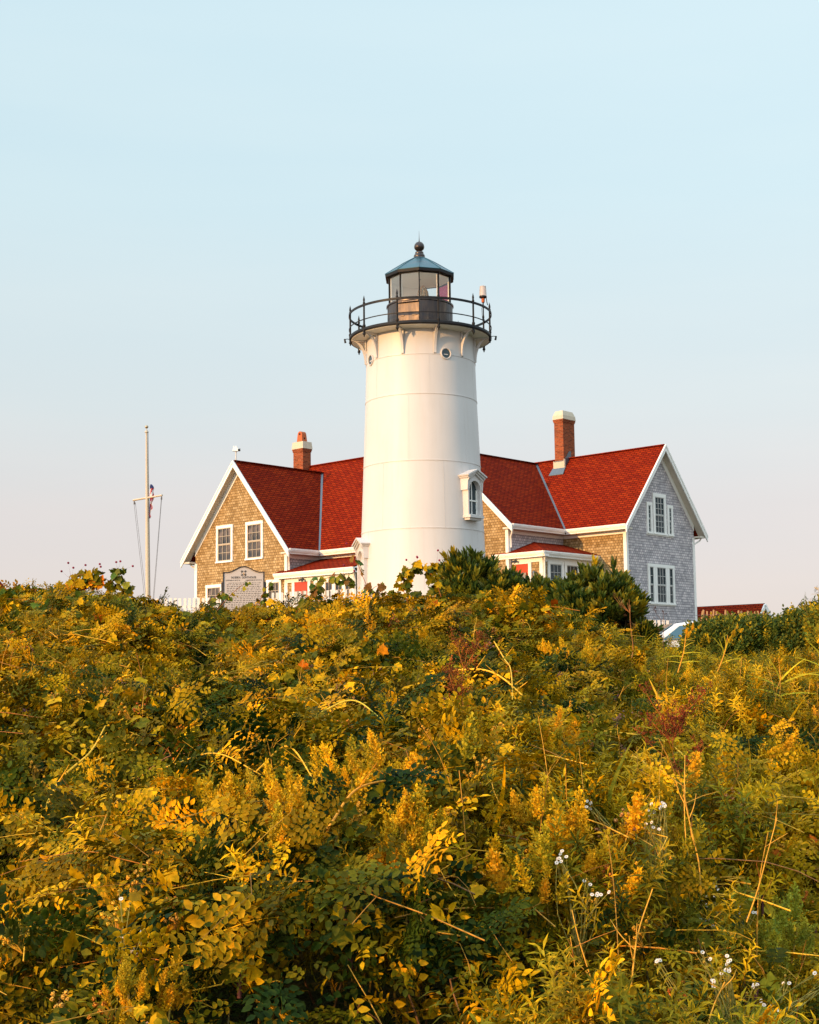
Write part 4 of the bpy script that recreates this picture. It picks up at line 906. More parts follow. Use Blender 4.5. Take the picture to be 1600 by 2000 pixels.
def rose_sprig(seed, n=3):
    g = np.random.default_rng(seed); t = T(); lf = oval(.30, .13, .24); Ltot = 1.0; P = []
    for i in range(n + 1): u = (i + .6) / (n + .6); P.append(np.array([0.05 * math.sin(u * 3), u * Ltot, -.22 * u * u]))
    strip(t, (0, 0, 0), P[-1], .025, .9)
    for i in range(n):
        for s_ in (-1, 1):
            t.put(lf, rotm(g.uniform(-.25, .25), s_ * g.uniform(-.1, .35), -s_ * R(g.uniform(55, 75))), P[i], g.uniform(.36, .44) * (1.08 if i else .9), g.uniform(.88, 1.12))
    t.put(lf, rotm(-.3, g.uniform(-.2, .2), 0), P[-1], .44, 1.0); return t
def rose_branch(seed):
    g = np.random.default_rng(seed); t = T(); sp = [rose_sprig(seed * 7 + q) for q in range(3)]; pts = [np.array([.06 * math.sin(u * 2.5 + seed), u, .16 * math.sin(u * 2.2)]) for u in np.linspace(0, 1, 7)]
    for a, b in zip(pts[:-1], pts[1:]): strip(t, a, b, .020, 1.7)
    for i, q in enumerate(pts[1:]):
        for s_ in ((-1, 1) if i < 5 else (0,)):
            t.put(sp[(i + s_) % 3], basis((s_ * g.uniform(.7, 1.1), g.uniform(.35, .9), g.uniform(-.25, .35)), (0, g.uniform(-.3, .3), 1)), q, g.uniform(.27, .38) * (1 - .12 * i / 6), g.uniform(.6, 1.35))
    return t
def twig_tip(seed, n=12, w=.16):
    g = np.random.default_rng(seed); t = T(); lf = oval(w, .04, .06); strip(t, (0, 0, 0), (0, .9, 0), .03, .7)
    for i in range(n):
        u = .25 + .75 * i / (n - 1); a = i * 2.4; el_ = R(g.uniform(28, 60)) * (1.15 - .75 * u)
        d = (math.cos(a) * math.sin(el_), math.cos(el_), math.sin(a) * math.sin(el_)); t.put(lf, basis(d, (0, -1, .01)), (0, u * .85, 0), g.uniform(.62, .85), g.uniform(.8, 1.2))
    return t
def plume(seed, nb=36, blen=.26):
    """goldenrod head: a cone of short branchlets feathered with tiny scales"""
    g = np.random.default_rng(seed); t = T(); sc = oval4(.34, .05, .05)
    for i in range(nb):
        u = i / (nb - 1); a = i * 2.4 + g.uniform(-.3, .3); bl = blen * (1 - u) ** .55 * g.uniform(.7, 1.1) + .05
        base = np.array([0, .08 + .82 * u, 0]); d = np.array([math.cos(a), .75 + .5 * u, math.sin(a)]); d /= np.linalg.norm(d); m = max(4, int(bl / .021))
        for k in range(m):
            f = (k + .8) / m; p = base + d * bl * f + np.array([0, .03 * f * f, 0]); e = g.normal(0, 1, 3) * .75 + d * .9 + np.array([0, .5, 0])
            t.put(sc, basis(e, g.normal(0, 1, 3)), p, g.uniform(.06, .10) * (1.2 - .4 * f), g.uniform(.75, 1.25))
    for k in range(8): t.put(sc, basis((g.normal(0, .4), 1, g.normal(0, .4)), g.normal(0, 1, 3)), (0, .88 + .02 * k, 0), .07, 1.15)
    return t
def leafy_stem(seed, n=26, wl=.10, ll=.22):
    g = np.random.default_rng(seed); t = T(); lf = oval4(wl, .03, .2); strip(t, (0, 0, 0), (0, 1, 0), .02, .8)
    for i in range(n):
        u = i / n; a = i * 2.4; el_ = R(g.uniform(40, 80)); d = (math.cos(a) * math.sin(el_), math.cos(el_), math.sin(a) * math.sin(el_))
        t.put(lf, basis(d, (0, 1, .01)), (0, .1 + .9 * u, 0), ll * g.uniform(.7, 1.1) * (1.1 - .5 * u), g.uniform(.8, 1.15))
    return t
def ballt(c, r_, t, cf=1.0):
    c = np.array(c); V = [c + np.array(p) * r_ for p in ((1, 0, 0), (-1, 0, 0), (0, 1, 0), (0, -1, 0), (0, 0, 1), (0, 0, -1))]
    V += [c + np.array(p) * r_ * .66 for p in ((1, 1, 1), (1, 1, -1), (1, -1, 1), (1, -1, -1), (-1, 1, 1), (-1, 1, -1), (-1, -1, 1), (-1, -1, -1))]
    tr_ = []
    for ci, (sx_, sy_, sz_) in enumerate(((1, 1, 1), (1, 1, -1), (1, -1, 1), (1, -1, -1), (-1, 1, 1), (-1, 1, -1), (-1, -1, 1), (-1, -1, -1))):
        a = 0 if sx_ > 0 else 1; b = 2 if sy_ > 0 else 3; c_ = 4 if sz_ > 0 else 5; k = 6 + ci
        tr_ += [(a, b, k), (b, c_, k), (c_, a, k)]
    t.add([list(p) for p in V], tr_, cf)
def hips(seed, n=9, r_=.075):
    g = np.random.default_rng(seed); t = T()
    for k in range(n):
        p = np.array([g.normal(0, .25), .55 + g.uniform(0, .5), g.normal(0, .25)]); strip(t, (0, 0, 0), p, .03, .55); ballt(p, r_ * g.uniform(.8, 1.2), t, g.uniform(.85, 1.2))
    return t
def blade(n=5):
    t = T(); V = []; tr_ = []
    for k in range(n + 1):
        u = k / n; w = .035 * (1 - u) ** .6 + .002; V += [(-w, u, -.30 * u * u), (w, u, -.30 * u * u)]
    for k in range(n): tr_ += [(2 * k, 2 * k + 1, 2 * k + 3), (2 * k, 2 * k + 3, 2 * k + 2)]
    t.add(V, tr_, 1.0); return t
TP = dict(branch=[rose_branch(s) for s in range(6)], rose=[rose_sprig(s) for s in range(5)] + [rose_sprig(9, 2)], grape=[grape(s) for s in range(6)], tip=[twig_tip(s) for s in range(4)], plume=[plume(s) for s in range(4)],
          small=[leafy_stem(s) for s in range(3)], hips=[hips(s) for s in range(3)], blade=[blade()], narrow=[leafy_stem(20 + s, 34, .09, .30) for s in range(2)], oval=[oval(.36, .08, .12)])
TPA = {k: [t.arr() for t in v] for k, v in TP.items()}
class Veg:
    """many copies of leaf templates gathered into one mesh with a tint per leaf"""
    def __init__(s): s.V = []; s.F = []; s.K = []; s.o = 0
    def put(s, kind, pos, d, nrm, scale, col, colvar=.0):
        pos = np.asarray(pos, np.float32).reshape(-1, 3); n = len(pos)
        if not n: return s
        d = np.broadcast_to(np.asarray(d, np.float32), (n, 3)); nrm = np.broadcast_to(np.asarray(nrm, np.float32), (n, 3)); scale = np.broadcast_to(np.asarray(scale, np.float32), (n,)); col = np.broadcast_to(np.asarray(col, np.float32), (n, 3))
        y = d / (np.linalg.norm(d, axis=1, keepdims=True) + 1e-9); x = np.cross(y, nrm); x /= (np.linalg.norm(x, axis=1, keepdims=True) + 1e-9); z = np.cross(x, y)
        Rm = np.stack([x, y, z], 2) * scale[:, None, None]; which = RNG.integers(0, len(TPA[kind]), n)
        for w, (tv, tt, tcf) in enumerate(TPA[kind]):
            ii = np.nonzero(which == w)[0]
            if not len(ii): continue
            P = np.einsum('nij,vj->nvi', Rm[ii], tv) + pos[ii][:, None, :]; k = tv.shape[0]
            s.V.append(P.reshape(-1, 3).astype(np.float32)); s.F.append((tt[None] + (np.arange(len(ii)) * k)[:, None, None] + s.o).reshape(-1, 3).astype(np.int32)); s.o += len(ii) * k
            s.K.append((col[ii][:, None, :] * tcf[None, :, None]).reshape(-1, 3).astype(np.float32))
        return s
    def tubes(s, paths, radii, col, n=4):
        for P, r_, c in zip(paths, radii, np.broadcast_to(np.asarray(col, np.float32), (len(paths), 3))):
            P = np.asarray(P, float); k = len(P); r_ = np.broadcast_to(r_, (k,)); tg = np.gradient(P, axis=0); tg /= np.linalg.norm(tg, axis=1, keepdims=True) + 1e-9
            u = np.cross(tg, [.13, .21, .97]); u /= np.linalg.norm(u, axis=1, keepdims=True) + 1e-9; w = np.cross(tg, u); a = np.arange(n) * 2 * np.pi / n
            V = P[:, None] + (u[:, None] * np.cos(a)[None, :, None] + w[:, None] * np.sin(a)[None, :, None]) * r_[:, None, None]
            F = []
            for i in range(k - 1):
                for j in range(n): q = (i * n + j, i * n + (j + 1) % n, (i + 1) * n + (j + 1) % n, (i + 1) * n + j); F += [(q[0], q[1], q[2]), (q[0], q[2], q[3])]
            s.V.append(V.reshape(-1, 3).astype(np.float32)); s.F.append(np.array(F, np.int32) + s.o); s.o += k * n; s.K.append(np.repeat(c[None], k * n, 0))
        return s
    def build(s, name, m, parent=None, origin=None):
        V = np.concatenate(s.V); F = np.concatenate(s.F); K = np.clip(np.concatenate(s.K), 0, 1)
        if origin is not None: V = V - np.asarray(origin, np.float32)
        me = bpy.data.meshes.new(name); me.vertices.add(len(V)); me.vertices.foreach_set('co', V.ravel()); me.loops.add(F.size); me.loops.foreach_set('vertex_index', F.ravel())
        me.polygons.add(len(F)); me.polygons.foreach_set('loop_start', np.arange(0, F.size, 3, dtype=np.int32)); me.polygons.foreach_set('loop_total', np.full(len(F), 3, np.int32)); me.update(calc_edges=True)
        ca = me.color_attributes.new('tint', 'FLOAT_COLOR', 'POINT'); ca.data.foreach_set('color', np.concatenate([K, np.ones((len(K), 1), np.float32)], 1).ravel())
        me.polygons.foreach_set('use_smooth', np.ones(len(F), bool)); me.materials.append(M[m]); o = bpy.data.objects.new(name, me); C.objects.link(o)
        if parent: o.parent = parent
        return o
def pick(pal, n, w=None):
    pal = np.array(pal); w = np.array(w, float) / np.sum(w) if w is not None else None
    i = RNG.choice(len(pal), n, p=w); j = RNG.choice(len(pal), n, p=w); f = RNG.uniform(0, .5, (n, 1)); return (pal[i] * (1 - f) + pal[j] * f) * RNG.uniform(.8, 1.2, (n, 1))
SUNH = np.array([SUN_DIR.x, SUN_DIR.y, 0.25])
def norms(n, spread=.75, sunw=1.05, up_=.5, cam_=.15):
    v = RNG.normal(0, spread, (n, 3)) + SUNH * sunw + np.array([0, -cam_, up_]); return v / np.linalg.norm(v, axis=1, keepdims=True)
def dirs(n, droop=.35, rise=0):
    a = RNG.uniform(0, 2 * np.pi, n); return np.stack([np.cos(a), np.sin(a), RNG.normal(-droop + rise, .35, n)], 1)
# palettes, linear albedo
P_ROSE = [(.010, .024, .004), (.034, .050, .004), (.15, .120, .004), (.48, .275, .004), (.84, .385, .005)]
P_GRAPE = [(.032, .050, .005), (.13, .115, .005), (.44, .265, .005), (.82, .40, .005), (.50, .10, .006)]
P_GOLD = [(.78, .46, .008), (.60, .39, .008), (.38, .30, .010), (.68, .34, .008)]
P_GREEN = [(.032, .050, .006), (.12, .115, .006), (.38, .25, .006), (.74, .40, .006)]
P_BAY = [(.030, .060, .015), (.07, .10, .018), (.17, .17, .02), (.42, .30, .015)]
P_STEM = [(.60, .27, .02), (.78, .42, .03), (.45, .14, .02), (.16, .08, .03), (.55, .38, .03)]
def scatter(n, y0=2.0, y1=13.4, wl=.40, wr=.34, pow_=1.0, cond=None):
    """points over the fan in front of the camera"""
    out = []; tot = 0
    while tot < n:
        y = np.sqrt(RNG.uniform(y0 ** 2, y1 ** 2, n * 2)) if pow_ == 1 else RNG.uniform(y0, y1, n * 2)
        u = RNG.uniform(-wl - .2, wr + .28, n * 2); p = np.stack([u * y + RNG.uniform(-.2, .2, n * 2), y], 1)
        p = p[((u > -wl) & (u < wr)) | (RNG.uniform(0, 1, n * 2) < .5)]      # thinner beyond the sides of the view
        if cond is not None: p = p[RNG.uniform(0, 1, len(p)) < cond(p[:, 0], p[:, 1])]
        out.append(p); tot += len(p)
    return np.concatenate(out)[:n]
def on_top(p, dep): return np.stack([p[:, 0], p[:, 1], canopy(p[:, 0], p[:, 1]) - dep], 1)
bear = lambda x, y: x / np.maximum(y, .5)
def green_zone(x, y):      # lower right of the slope: goldenrod and fine green growth instead of roses
    b = bear(x, y); z = sst(.02, .10, b) * (1 - sst(4.6, 5.8, y)); z2 = sst(.10, .16, b) * sst(6.2, 7.2, y); return np.clip(np.maximum(z, z2), 0, 1)
def dry_patch(x, y): return vnoise(x, y, .8, 9)
# --- wild rose foliage (stuff)
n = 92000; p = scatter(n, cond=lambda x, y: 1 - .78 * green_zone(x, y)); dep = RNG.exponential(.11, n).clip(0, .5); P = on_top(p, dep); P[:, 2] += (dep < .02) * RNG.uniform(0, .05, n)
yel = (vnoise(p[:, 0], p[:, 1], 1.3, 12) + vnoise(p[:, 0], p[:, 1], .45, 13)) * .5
col = pick(P_ROSE, n, (3.4, 3.6, 2.6, 1.5, .8)); colY = pick(P_ROSE[2:], n, (2, 3, 2)); w_ = sst(.42, .64, yel + .04 * (1 - sst(4.5, 7, p[:, 1])))[:, None] * RNG.uniform(.3, 1, (n, 1)); col = col * (1 - w_) + colY * w_  # nearer leaves yellowed to stand in for more light low on the slope
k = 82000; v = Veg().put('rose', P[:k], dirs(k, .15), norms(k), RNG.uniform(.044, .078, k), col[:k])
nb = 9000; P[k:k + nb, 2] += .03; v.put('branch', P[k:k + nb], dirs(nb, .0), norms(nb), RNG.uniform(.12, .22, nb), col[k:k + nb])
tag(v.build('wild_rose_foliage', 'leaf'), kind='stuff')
# --- grape vine foliage, drifts of larger lobed leaves (stuff)
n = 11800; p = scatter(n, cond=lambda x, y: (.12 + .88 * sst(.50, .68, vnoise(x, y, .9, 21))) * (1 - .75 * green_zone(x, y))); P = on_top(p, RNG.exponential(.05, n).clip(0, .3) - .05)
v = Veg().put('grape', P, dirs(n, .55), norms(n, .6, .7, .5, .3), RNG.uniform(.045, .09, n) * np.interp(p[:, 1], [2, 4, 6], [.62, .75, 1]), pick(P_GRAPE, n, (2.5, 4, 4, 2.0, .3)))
n2 = 3200; p = scatter(n2, 10.2, 12.6, cond=lambda x, y: 1 - sst(.14, .17, bear(x, y))); P = on_top(p, RNG.uniform(-.12, .1, n2)); v.put('grape', P, dirs(n2, .6), norms(n2, .5, .5, .5, .4), RNG.uniform(.06, .10, n2), pick(P_GRAPE, n2, (4, 4, 2.5, 1, .4)))
n3 = 1700; p = scatter(n3, 10.6, 12.5, cond=lambda x, y: 1 - sst(-.20, -.17, bear(x, y))); P = on_top(p, -RNG.uniform(-.14, .13, n3)); v.put('grape', P, dirs(n3, .7), norms(n3, .5, .5, .4, .5), RNG.uniform(.06, .10, n3), pick([(.035, .07, .008), (.08, .12, .010), (.22, .20, .008), (.55, .33, .006)], n3, (5, 5, 2.2, .8)))
tag(v.build('grape_vine_foliage', 'leaf'), kind='stuff')
# --- fine green growth of the lower right and right crest (stuff)
n = 11500; p = scatter(n, cond=lambda x, y: .04 + .96 * green_zone(x, y)); P = on_top(p, RNG.exponential(.08, n).clip(0, .35) + .06)
d = dirs(n, 0, .0); d[:, 2] = RNG.uniform(.5, 2.0, n); v = Veg().put('small', P, d, norms(n), RNG.uniform(.10, .20, n), pick(P_GREEN, n, (2, 3, 4, 3)))
n = 6400; p = scatter(n, cond=lambda x, y: .02 + .98 * green_zone(x, y) * sst(.4, .6, vnoise(x, y, .5, 31))); P = on_top(p, RNG.uniform(0, .12, n)); d = dirs(n, 0); d[:, 2] = RNG.uniform(.4, 2.2, n)
v.put('narrow', P, d, norms(n), RNG.uniform(.12, .24, n), pick(P_GREEN, n, (2, 3, 3, 2)))
n = 2400; p = scatter(n, cond=lambda x, y: green_zone(x, y) * sst(.45, .6, vnoise(x, y, .5, 77))); P = on_top(p, RNG.uniform(.08, .2, n)); d = dirs(n, 0); d[:, 2] = RNG.uniform(.6, 3.0, n)
v.put('blade', P, d, dirs(n, -.4), RNG.uniform(.12, .30, n), pick(P_GREEN + [(.55, .33, .03)], n, (2, 3, 3, 2, 1.5)))
tag(v.build('weed_foliage', 'leaf'), kind='stuff')
# --- scattered goldenrod heads among the other growth (stuff)
n = 650; p = scatter(n, 3.0, 12, cond=lambda x, y: .02 + .98 * np.maximum(green_zone(x, y) * sst(.35, .55, vnoise(x, y, .7, 41)), .5 * sst(.66, .76, vnoise(x, y, .6, 42)) * (1 - sst(6.0, 7, y)))); P = on_top(p, RNG.uniform(-.02, .10, n)); d = dirs(n, 0); d[:, 2] = RNG.uniform(1.2, 3, n)
v = Veg().put('plume', P, d, dirs(n, 0), RNG.uniform(.09, .17, n), pick(P_GOLD, n, (3, 3, 3, 1.5)))
tag(v.build('goldenrod_flowers', 'petal'), kind='stuff')
# --- stems and runners through the thicket (stuff)
v = Veg(); n = 5200; p = scatter(n); paths = []; rad = []
for i in range(n):
    x, y = p[i]; a = RNG.uniform(0, 2 * np.pi); ln = RNG.uniform(.12, .8) ** 1.3; k = 7; u = np.linspace(-.5, .5, k); X = x + np.cos(a) * u * ln + .03 * np.sin(u * 9); Y = y + np.sin(a) * u * ln
    Z = canopy(np.array([x]), np.array([y]))[0] + RNG.uniform(-.12, .055) + (.25 - u * u) * ln * .35 - .05 + u * RNG.uniform(-.1, .1)
    paths.append(np.stack([X, Y, Z], 1)); r0 = RNG.uniform(.0009, .0024); rad.append(np.linspace(r0, r0 * .5, k))
v.tubes(paths, rad, pick(P_STEM, n, (3, 3, 2, 2, 2)))
n = 1500; p = scatter(n); paths = []; rad = []
for i in range(n):                                   # upright woody stems down in the shade
    x, y = p[i]; z = canopy(np.array([x]), np.array([y]))[0]; l_ = RNG.normal(0, .12, 2); paths.append([(x + l_[0], y + l_[1], z - .6), (x + l_[0] * .4, y + l_[1] * .4, z - .3), (x, y, z - RNG.uniform(.0, .12))]); rad.append([.005, .0035, .002])
v.tubes(paths, rad, pick([(.10, .06, .03), (.16, .08, .03), (.12, .10, .03)], n), 3)
tag(v.build('tangled_stems', 'stalk'), kind='stuff')
# --- rose hips and berries in clusters (stuff)
n = 1300; p = scatter(n, 2.8, 12.2, cond=lambda x, y: .1 + .9 * sst(.5, .65, vnoise(x, y, .6, 51))); P = on_top(p, RNG.uniform(-.02, .06, n)); d = dirs(n, 0); d[:, 2] = RNG.uniform(.6, 2, n)
v = Veg().put('hips', P, d, dirs(n), RNG.uniform(.05, .085, n), pick([(.75, .34, .02), (.80, .42, .03), (.55, .14, .02), (.22, .09, .10), (.36, .18, .15)], n, (4, 3, 1, 1, 1)))
tag(v.build('rose_hips', 'stalk'), kind='stuff')

# --- rough grass on the rise between the thicket and the buildings (stuff)
n = 26000; y = RNG.uniform(13.6, 47, n); x = RNG.uniform(-.42, .60, n) * y; keep = ~((x > 4) & (y > 33.9) & (y < 37.8)); x, y = x[keep], y[keep]; n = len(x); P = np.stack([x, y, ground_z(x, y) - .02], 1); d = dirs(n, 0); d[:, 2] = RNG.uniform(1.0, 3.0, n)
v = Veg().put('blade', P, d, dirs(n, -.4), RNG.uniform(.12, .34, n), pick(P_GREEN[:3] + [(.40, .30, .06)], n, (2, 3, 3, 2)))
tag(v.build('meadow_grass', 'leaf'), kind='stuff')
# ------------------------------------------------------------------ single plants, each a thing of its own
def cz(x, y): return float(canopy(np.array([x]), np.array([y]))[0])
def gz(x, y): return float(ground_z(np.array([x]), np.array([y])))
def finish(root, parts):
    """parts: (name, Veg, material); meshes are stored relative to the thing's base"""
    o0 = np.array(root.location)
    for nm, v, m in parts: v.build(nm, m, root, o0)
def spline(P, k=24):
    P = np.array(P, float); n = len(P); out = []
    Q = np.vstack([2 * P[0] - P[1], P, 2 * P[-1] - P[-2]])
    for u in np.linspace(0, n - 1 - 1e-6, k):
        i = int(u); f = u - i; a, b, c, d = Q[i], Q[i + 1], Q[i + 2], Q[i + 3]
        out.append(.5 * (2 * b + (c - a) * f + (2 * a - 5 * b + 4 * c - d) * f * f + (3 * b - a - 3 * c + d) * f ** 3))
    return np.array(out)
# --- arching canes and runners
def cane(name, label, xy, lift, r0, col, leaves='rose', nl=16, lcol=None, sub=True):
    n_ = len(xy); za, zb = cz(*xy[0]), cz(*xy[-1]); P = [(x, y, .55 * (za + (zb - za) * i / (n_ - 1)) + .45 * cz(x, y) + l_ * .75 + (.055 if 0 < i < n_ - 1 else .03)) for i, ((x, y), l_) in enumerate(zip(xy, lift))]; r0 = r0 * .78; S = spline(P); root = thing(name, label, 'cane', (P[0][0], P[0][1], P[0][2]))
    v = Veg(); v.tubes([S], [np.linspace(r0, r0 * .45, len(S))], [col], 6); parts = [('stem', v, 'stalk')]
    if sub:
        tw = [S[i] + np.stack([np.linspace(0, a, 4), np.linspace(0, b, 4), np.linspace(0, c, 4) ** 1.0], 1) for i, a, b, c in ((8, .05, -.04, .07), (13, -.06, -.05, .05), (18, .05, -.05, .04))]
        v.tubes(tw, [np.linspace(r0 * .5, r0 * .2, 4)] * 3, [col] * 3, 5)
    if nl:
        ii = RNG.integers(4, len(S), nl); pos = S[ii] + RNG.normal(0, .008, (nl, 3)); w = Veg()
        w.put(leaves, pos, dirs(nl, .45), norms(nl), RNG.uniform(.05, .085, nl) if leaves == 'rose' else RNG.uniform(.035, .07, nl), pick(lcol or P_ROSE[2:], nl)); parts.append(('leaves', w, 'leaf'))
    finish(root, parts); return root
YC = (.82, .44, .03); OC = (.70, .27, .02); RC = (.42, .12, .03); GC = (.55, .42, .04)
cane('rose_cane', 'long yellow rose cane arching down to the right through the dark hollow', [(0.839, 6.631), (1.121, 6.496), (1.215, 6.057), (1.237, 5.591), (1.22, 5.122), (1.188, 4.729)], (.02, .09, .11, .11, .08, .0), .0062, YC, nl=46)
cane('bare_cane', 'straight pale bare cane lying above the middle of the thicket', [(0.152, 7.62), (0.407, 7.327), (0.597, 6.832)], (.02, .09, .05), .0085, YC, nl=4)
cane('bare_cane', 'short green cut cane sticking out above the goldenrod', [(-0.374, 5.67), (-0.224, 5.454), (-0.105, 5.27)], (.06, .09, .04), .0055, GC, nl=0, sub=False)
cane('rose_cane', 'slender yellow cane sweeping across the lower left of the thicket', [(-1.127, 5.169), (-0.857, 5.087), (-0.656, 4.804), (-0.483, 4.608)], (.06, .08, .09, .03), .0046, YC, nl=7)
cane('vine_runner', 'looping yellow runner hooking downward beside the lower goldenrod', [(-0.499, 4.609), (-0.405, 4.645), (-0.31, 4.346), (-0.26, 4.152)], (.05, .12, .12, .03), .0042, YC, nl=3)
cane('branching_cane', 'thick pale forked branch low at the left edge', [(-1.354, 5.095), (-1.318, 5.348), (-1.249, 5.584), (-1.299, 6.089)], (.02, .07, .11, .10), .0080, YC, nl=5)
cane('branching_cane', 'forked yellow side branch running right from the thick pale branch', [(-1.249, 5.584), (-1.12, 5.75), (-1.181, 5.985)], (.09, .11, .06), .005, YC, nl=3)
cane('vine_runner', 'upright knobbly yellow vine stem rising in the middle right of the thicket', [(0.519, 9.229), (0.541, 8.33), (0.511, 7.32), (0.45, 6.419)], (.12, .12, .10, .02), .0060, YC, nl=7, leaves='grape', lcol=P_GRAPE)
cane('bramble_stem', 'brown woody bramble stem forking over the bottom leaves', [(-0.214, 3.599), (-0.147, 3.852), (-0.027, 4.099), (0.017, 4.165)], (.10, .12, .10, .08), .0050, OC, nl=6, leaves='grape', lcol=P_GRAPE)
cane('bramble_stem', 'reddish stem slanting up behind the left centre leaves', [(-1.02, 5.373), (-0.947, 5.612), (-0.859, 5.968)], (.06, .10, .10), .0045, RC, nl=4, leaves='grape', lcol=P_GRAPE)
cane('rose_cane', 'yellow green cane tip ending above the dark hollow at lower right', [(0.824, 5.743), (0.856, 5.443), (0.891, 5.21)], (.06, .08, .05), .0058, YC, nl=3)
# --- vine shoots standing against the sky
def vine_shoot(label, base, pts, nleaf, size, berries=0, bcol=(.30, .03, .08), pal=None, r0=.004):
    root = thing('vine_shoot', label, 'vine', base); S = spline([base] + pts, 20); v = Veg(); v.tubes([S], [np.linspace(r0, r0 * .4, 20)], [(.30, .10, .03)], 5)
    ii = RNG.integers(5, 20, nleaf); pos = S[ii] + RNG.normal(0, size * .28, (nleaf, 3)); v2 = Veg().put('grape', pos, dirs(nleaf, .9), norms(nleaf, .6, .5, .2, .8), RNG.uniform(.75, 1.15, nleaf) * size, pick(pal or P_GRAPE[:3], nleaf))
    parts = [('stem', v, 'stalk'), ('leaves', v2, 'leaf')]
    if berries:
        b = T()
        for k in range(berries):
            q = S[RNG.integers(12, 20)] + np.array([RNG.uniform(-.12, .12), RNG.uniform(-.05, .05), RNG.uniform(.04, .13)]); strip(b, S[17], q, .003, .6); ballt(q, .010, b)
        w = Veg(); av, at_, ac = b.arr(); w.V.append(av); w.F.append(at_); w.K.append(np.array(bcol)[None] * ac[:, None]); w.o += len(av); parts.append(('berries', w, 'stalk'))
    finish(root, parts); return root
P_DK = [(.05, .10, .02), (.10, .15, .02), (.22, .20, .02), (.16, .07, .02)]
vine_shoot('arching vine with large leaves on the skyline at the far left', (-3.15, 12, -1.75), [(-3.05, 12, -1.50), (-2.88, 12, -1.36), (-2.66, 12, -1.28)], 54, .09, 2, pal=P_GRAPE)
vine_shoot('vine arch with dangling leaves and pink berries left of the flagpole', (-2.30, 12, -1.75), [(-2.42, 12, -1.42), (-2.58, 12, -1.29), (-2.78, 12, -1.25), (-2.92, 12, -1.33)], 50, .09, 5, pal=P_GRAPE[:3])
vine_shoot('leafy vine tip with a berry sprig nearest left of the flagpole', (-2.25, 12.1, -1.7), [(-2.38, 12, -1.45), (-2.42, 12, -1.30), (-2.50, 12, -1.20)], 26, .085, 3, pal=P_DK)
vine_shoot('small leafy vine arching over the white fence before the left house', (-1.72, 12, -1.62), [(-1.66, 12, -1.47), (-1.58, 12, -1.41)], 10, .06, 0, pal=P_DK)
vine_shoot('reddish stemmed sprig crossing in front of the historical sign', (-1.62, 11.8, -1.60), [(-1.50, 11.9, -1.44), (-1.36, 12, -1.31)], 11, .05, 0, pal=[(.36, .30, .03), (.10, .14, .02)])
vine_shoot('leafy sprig between the sign and the red porch door', (-1.30, 12, -1.58), [(-1.24, 12, -1.42), (-1.15, 12, -1.30)], 10, .06, 0, pal=P_DK)
vine_shoot('vine with hanging leaves covering the porch windows of the left house', (-.86, 12, -1.58), [(-.80, 12, -1.38), (-.66, 12, -1.29), (-.52, 12, -1.31)], 40, .075, 2, pal=P_DK)
vine_shoot('thin upright vine stem with dark leaves at the left foot of the lighthouse', (-.30, 12, -1.60), [(-.36, 12, -1.40), (-.43, 12, -1.22), (-.46, 12, -1.12)], 8, .085, 1, pal=P_DK)
vine_shoot('leafy vine spreading across the left foot of the white tower', (-.22, 12, -1.62), [(-.32, 12, -1.42), (-.24, 12, -1.36)], 9, .085, 0, pal=P_DK)
vine_shoot('vine cluster silhouetted against the middle of the white tower', (.02, 12, -1.62), [(-.06, 12, -1.40), (-.02, 12, -1.26), (.10, 12, -1.22)], 44, .080, 3, pal=P_GRAPE[:3])
vine_shoot('vine with broad leaves against the tower beside the dark bush', (.30, 12, -1.60), [(.22, 12, -1.36), (.16, 12, -1.24), (.26, 12, -1.19)], 34, .080, 2, pal=P_GRAPE[:3])
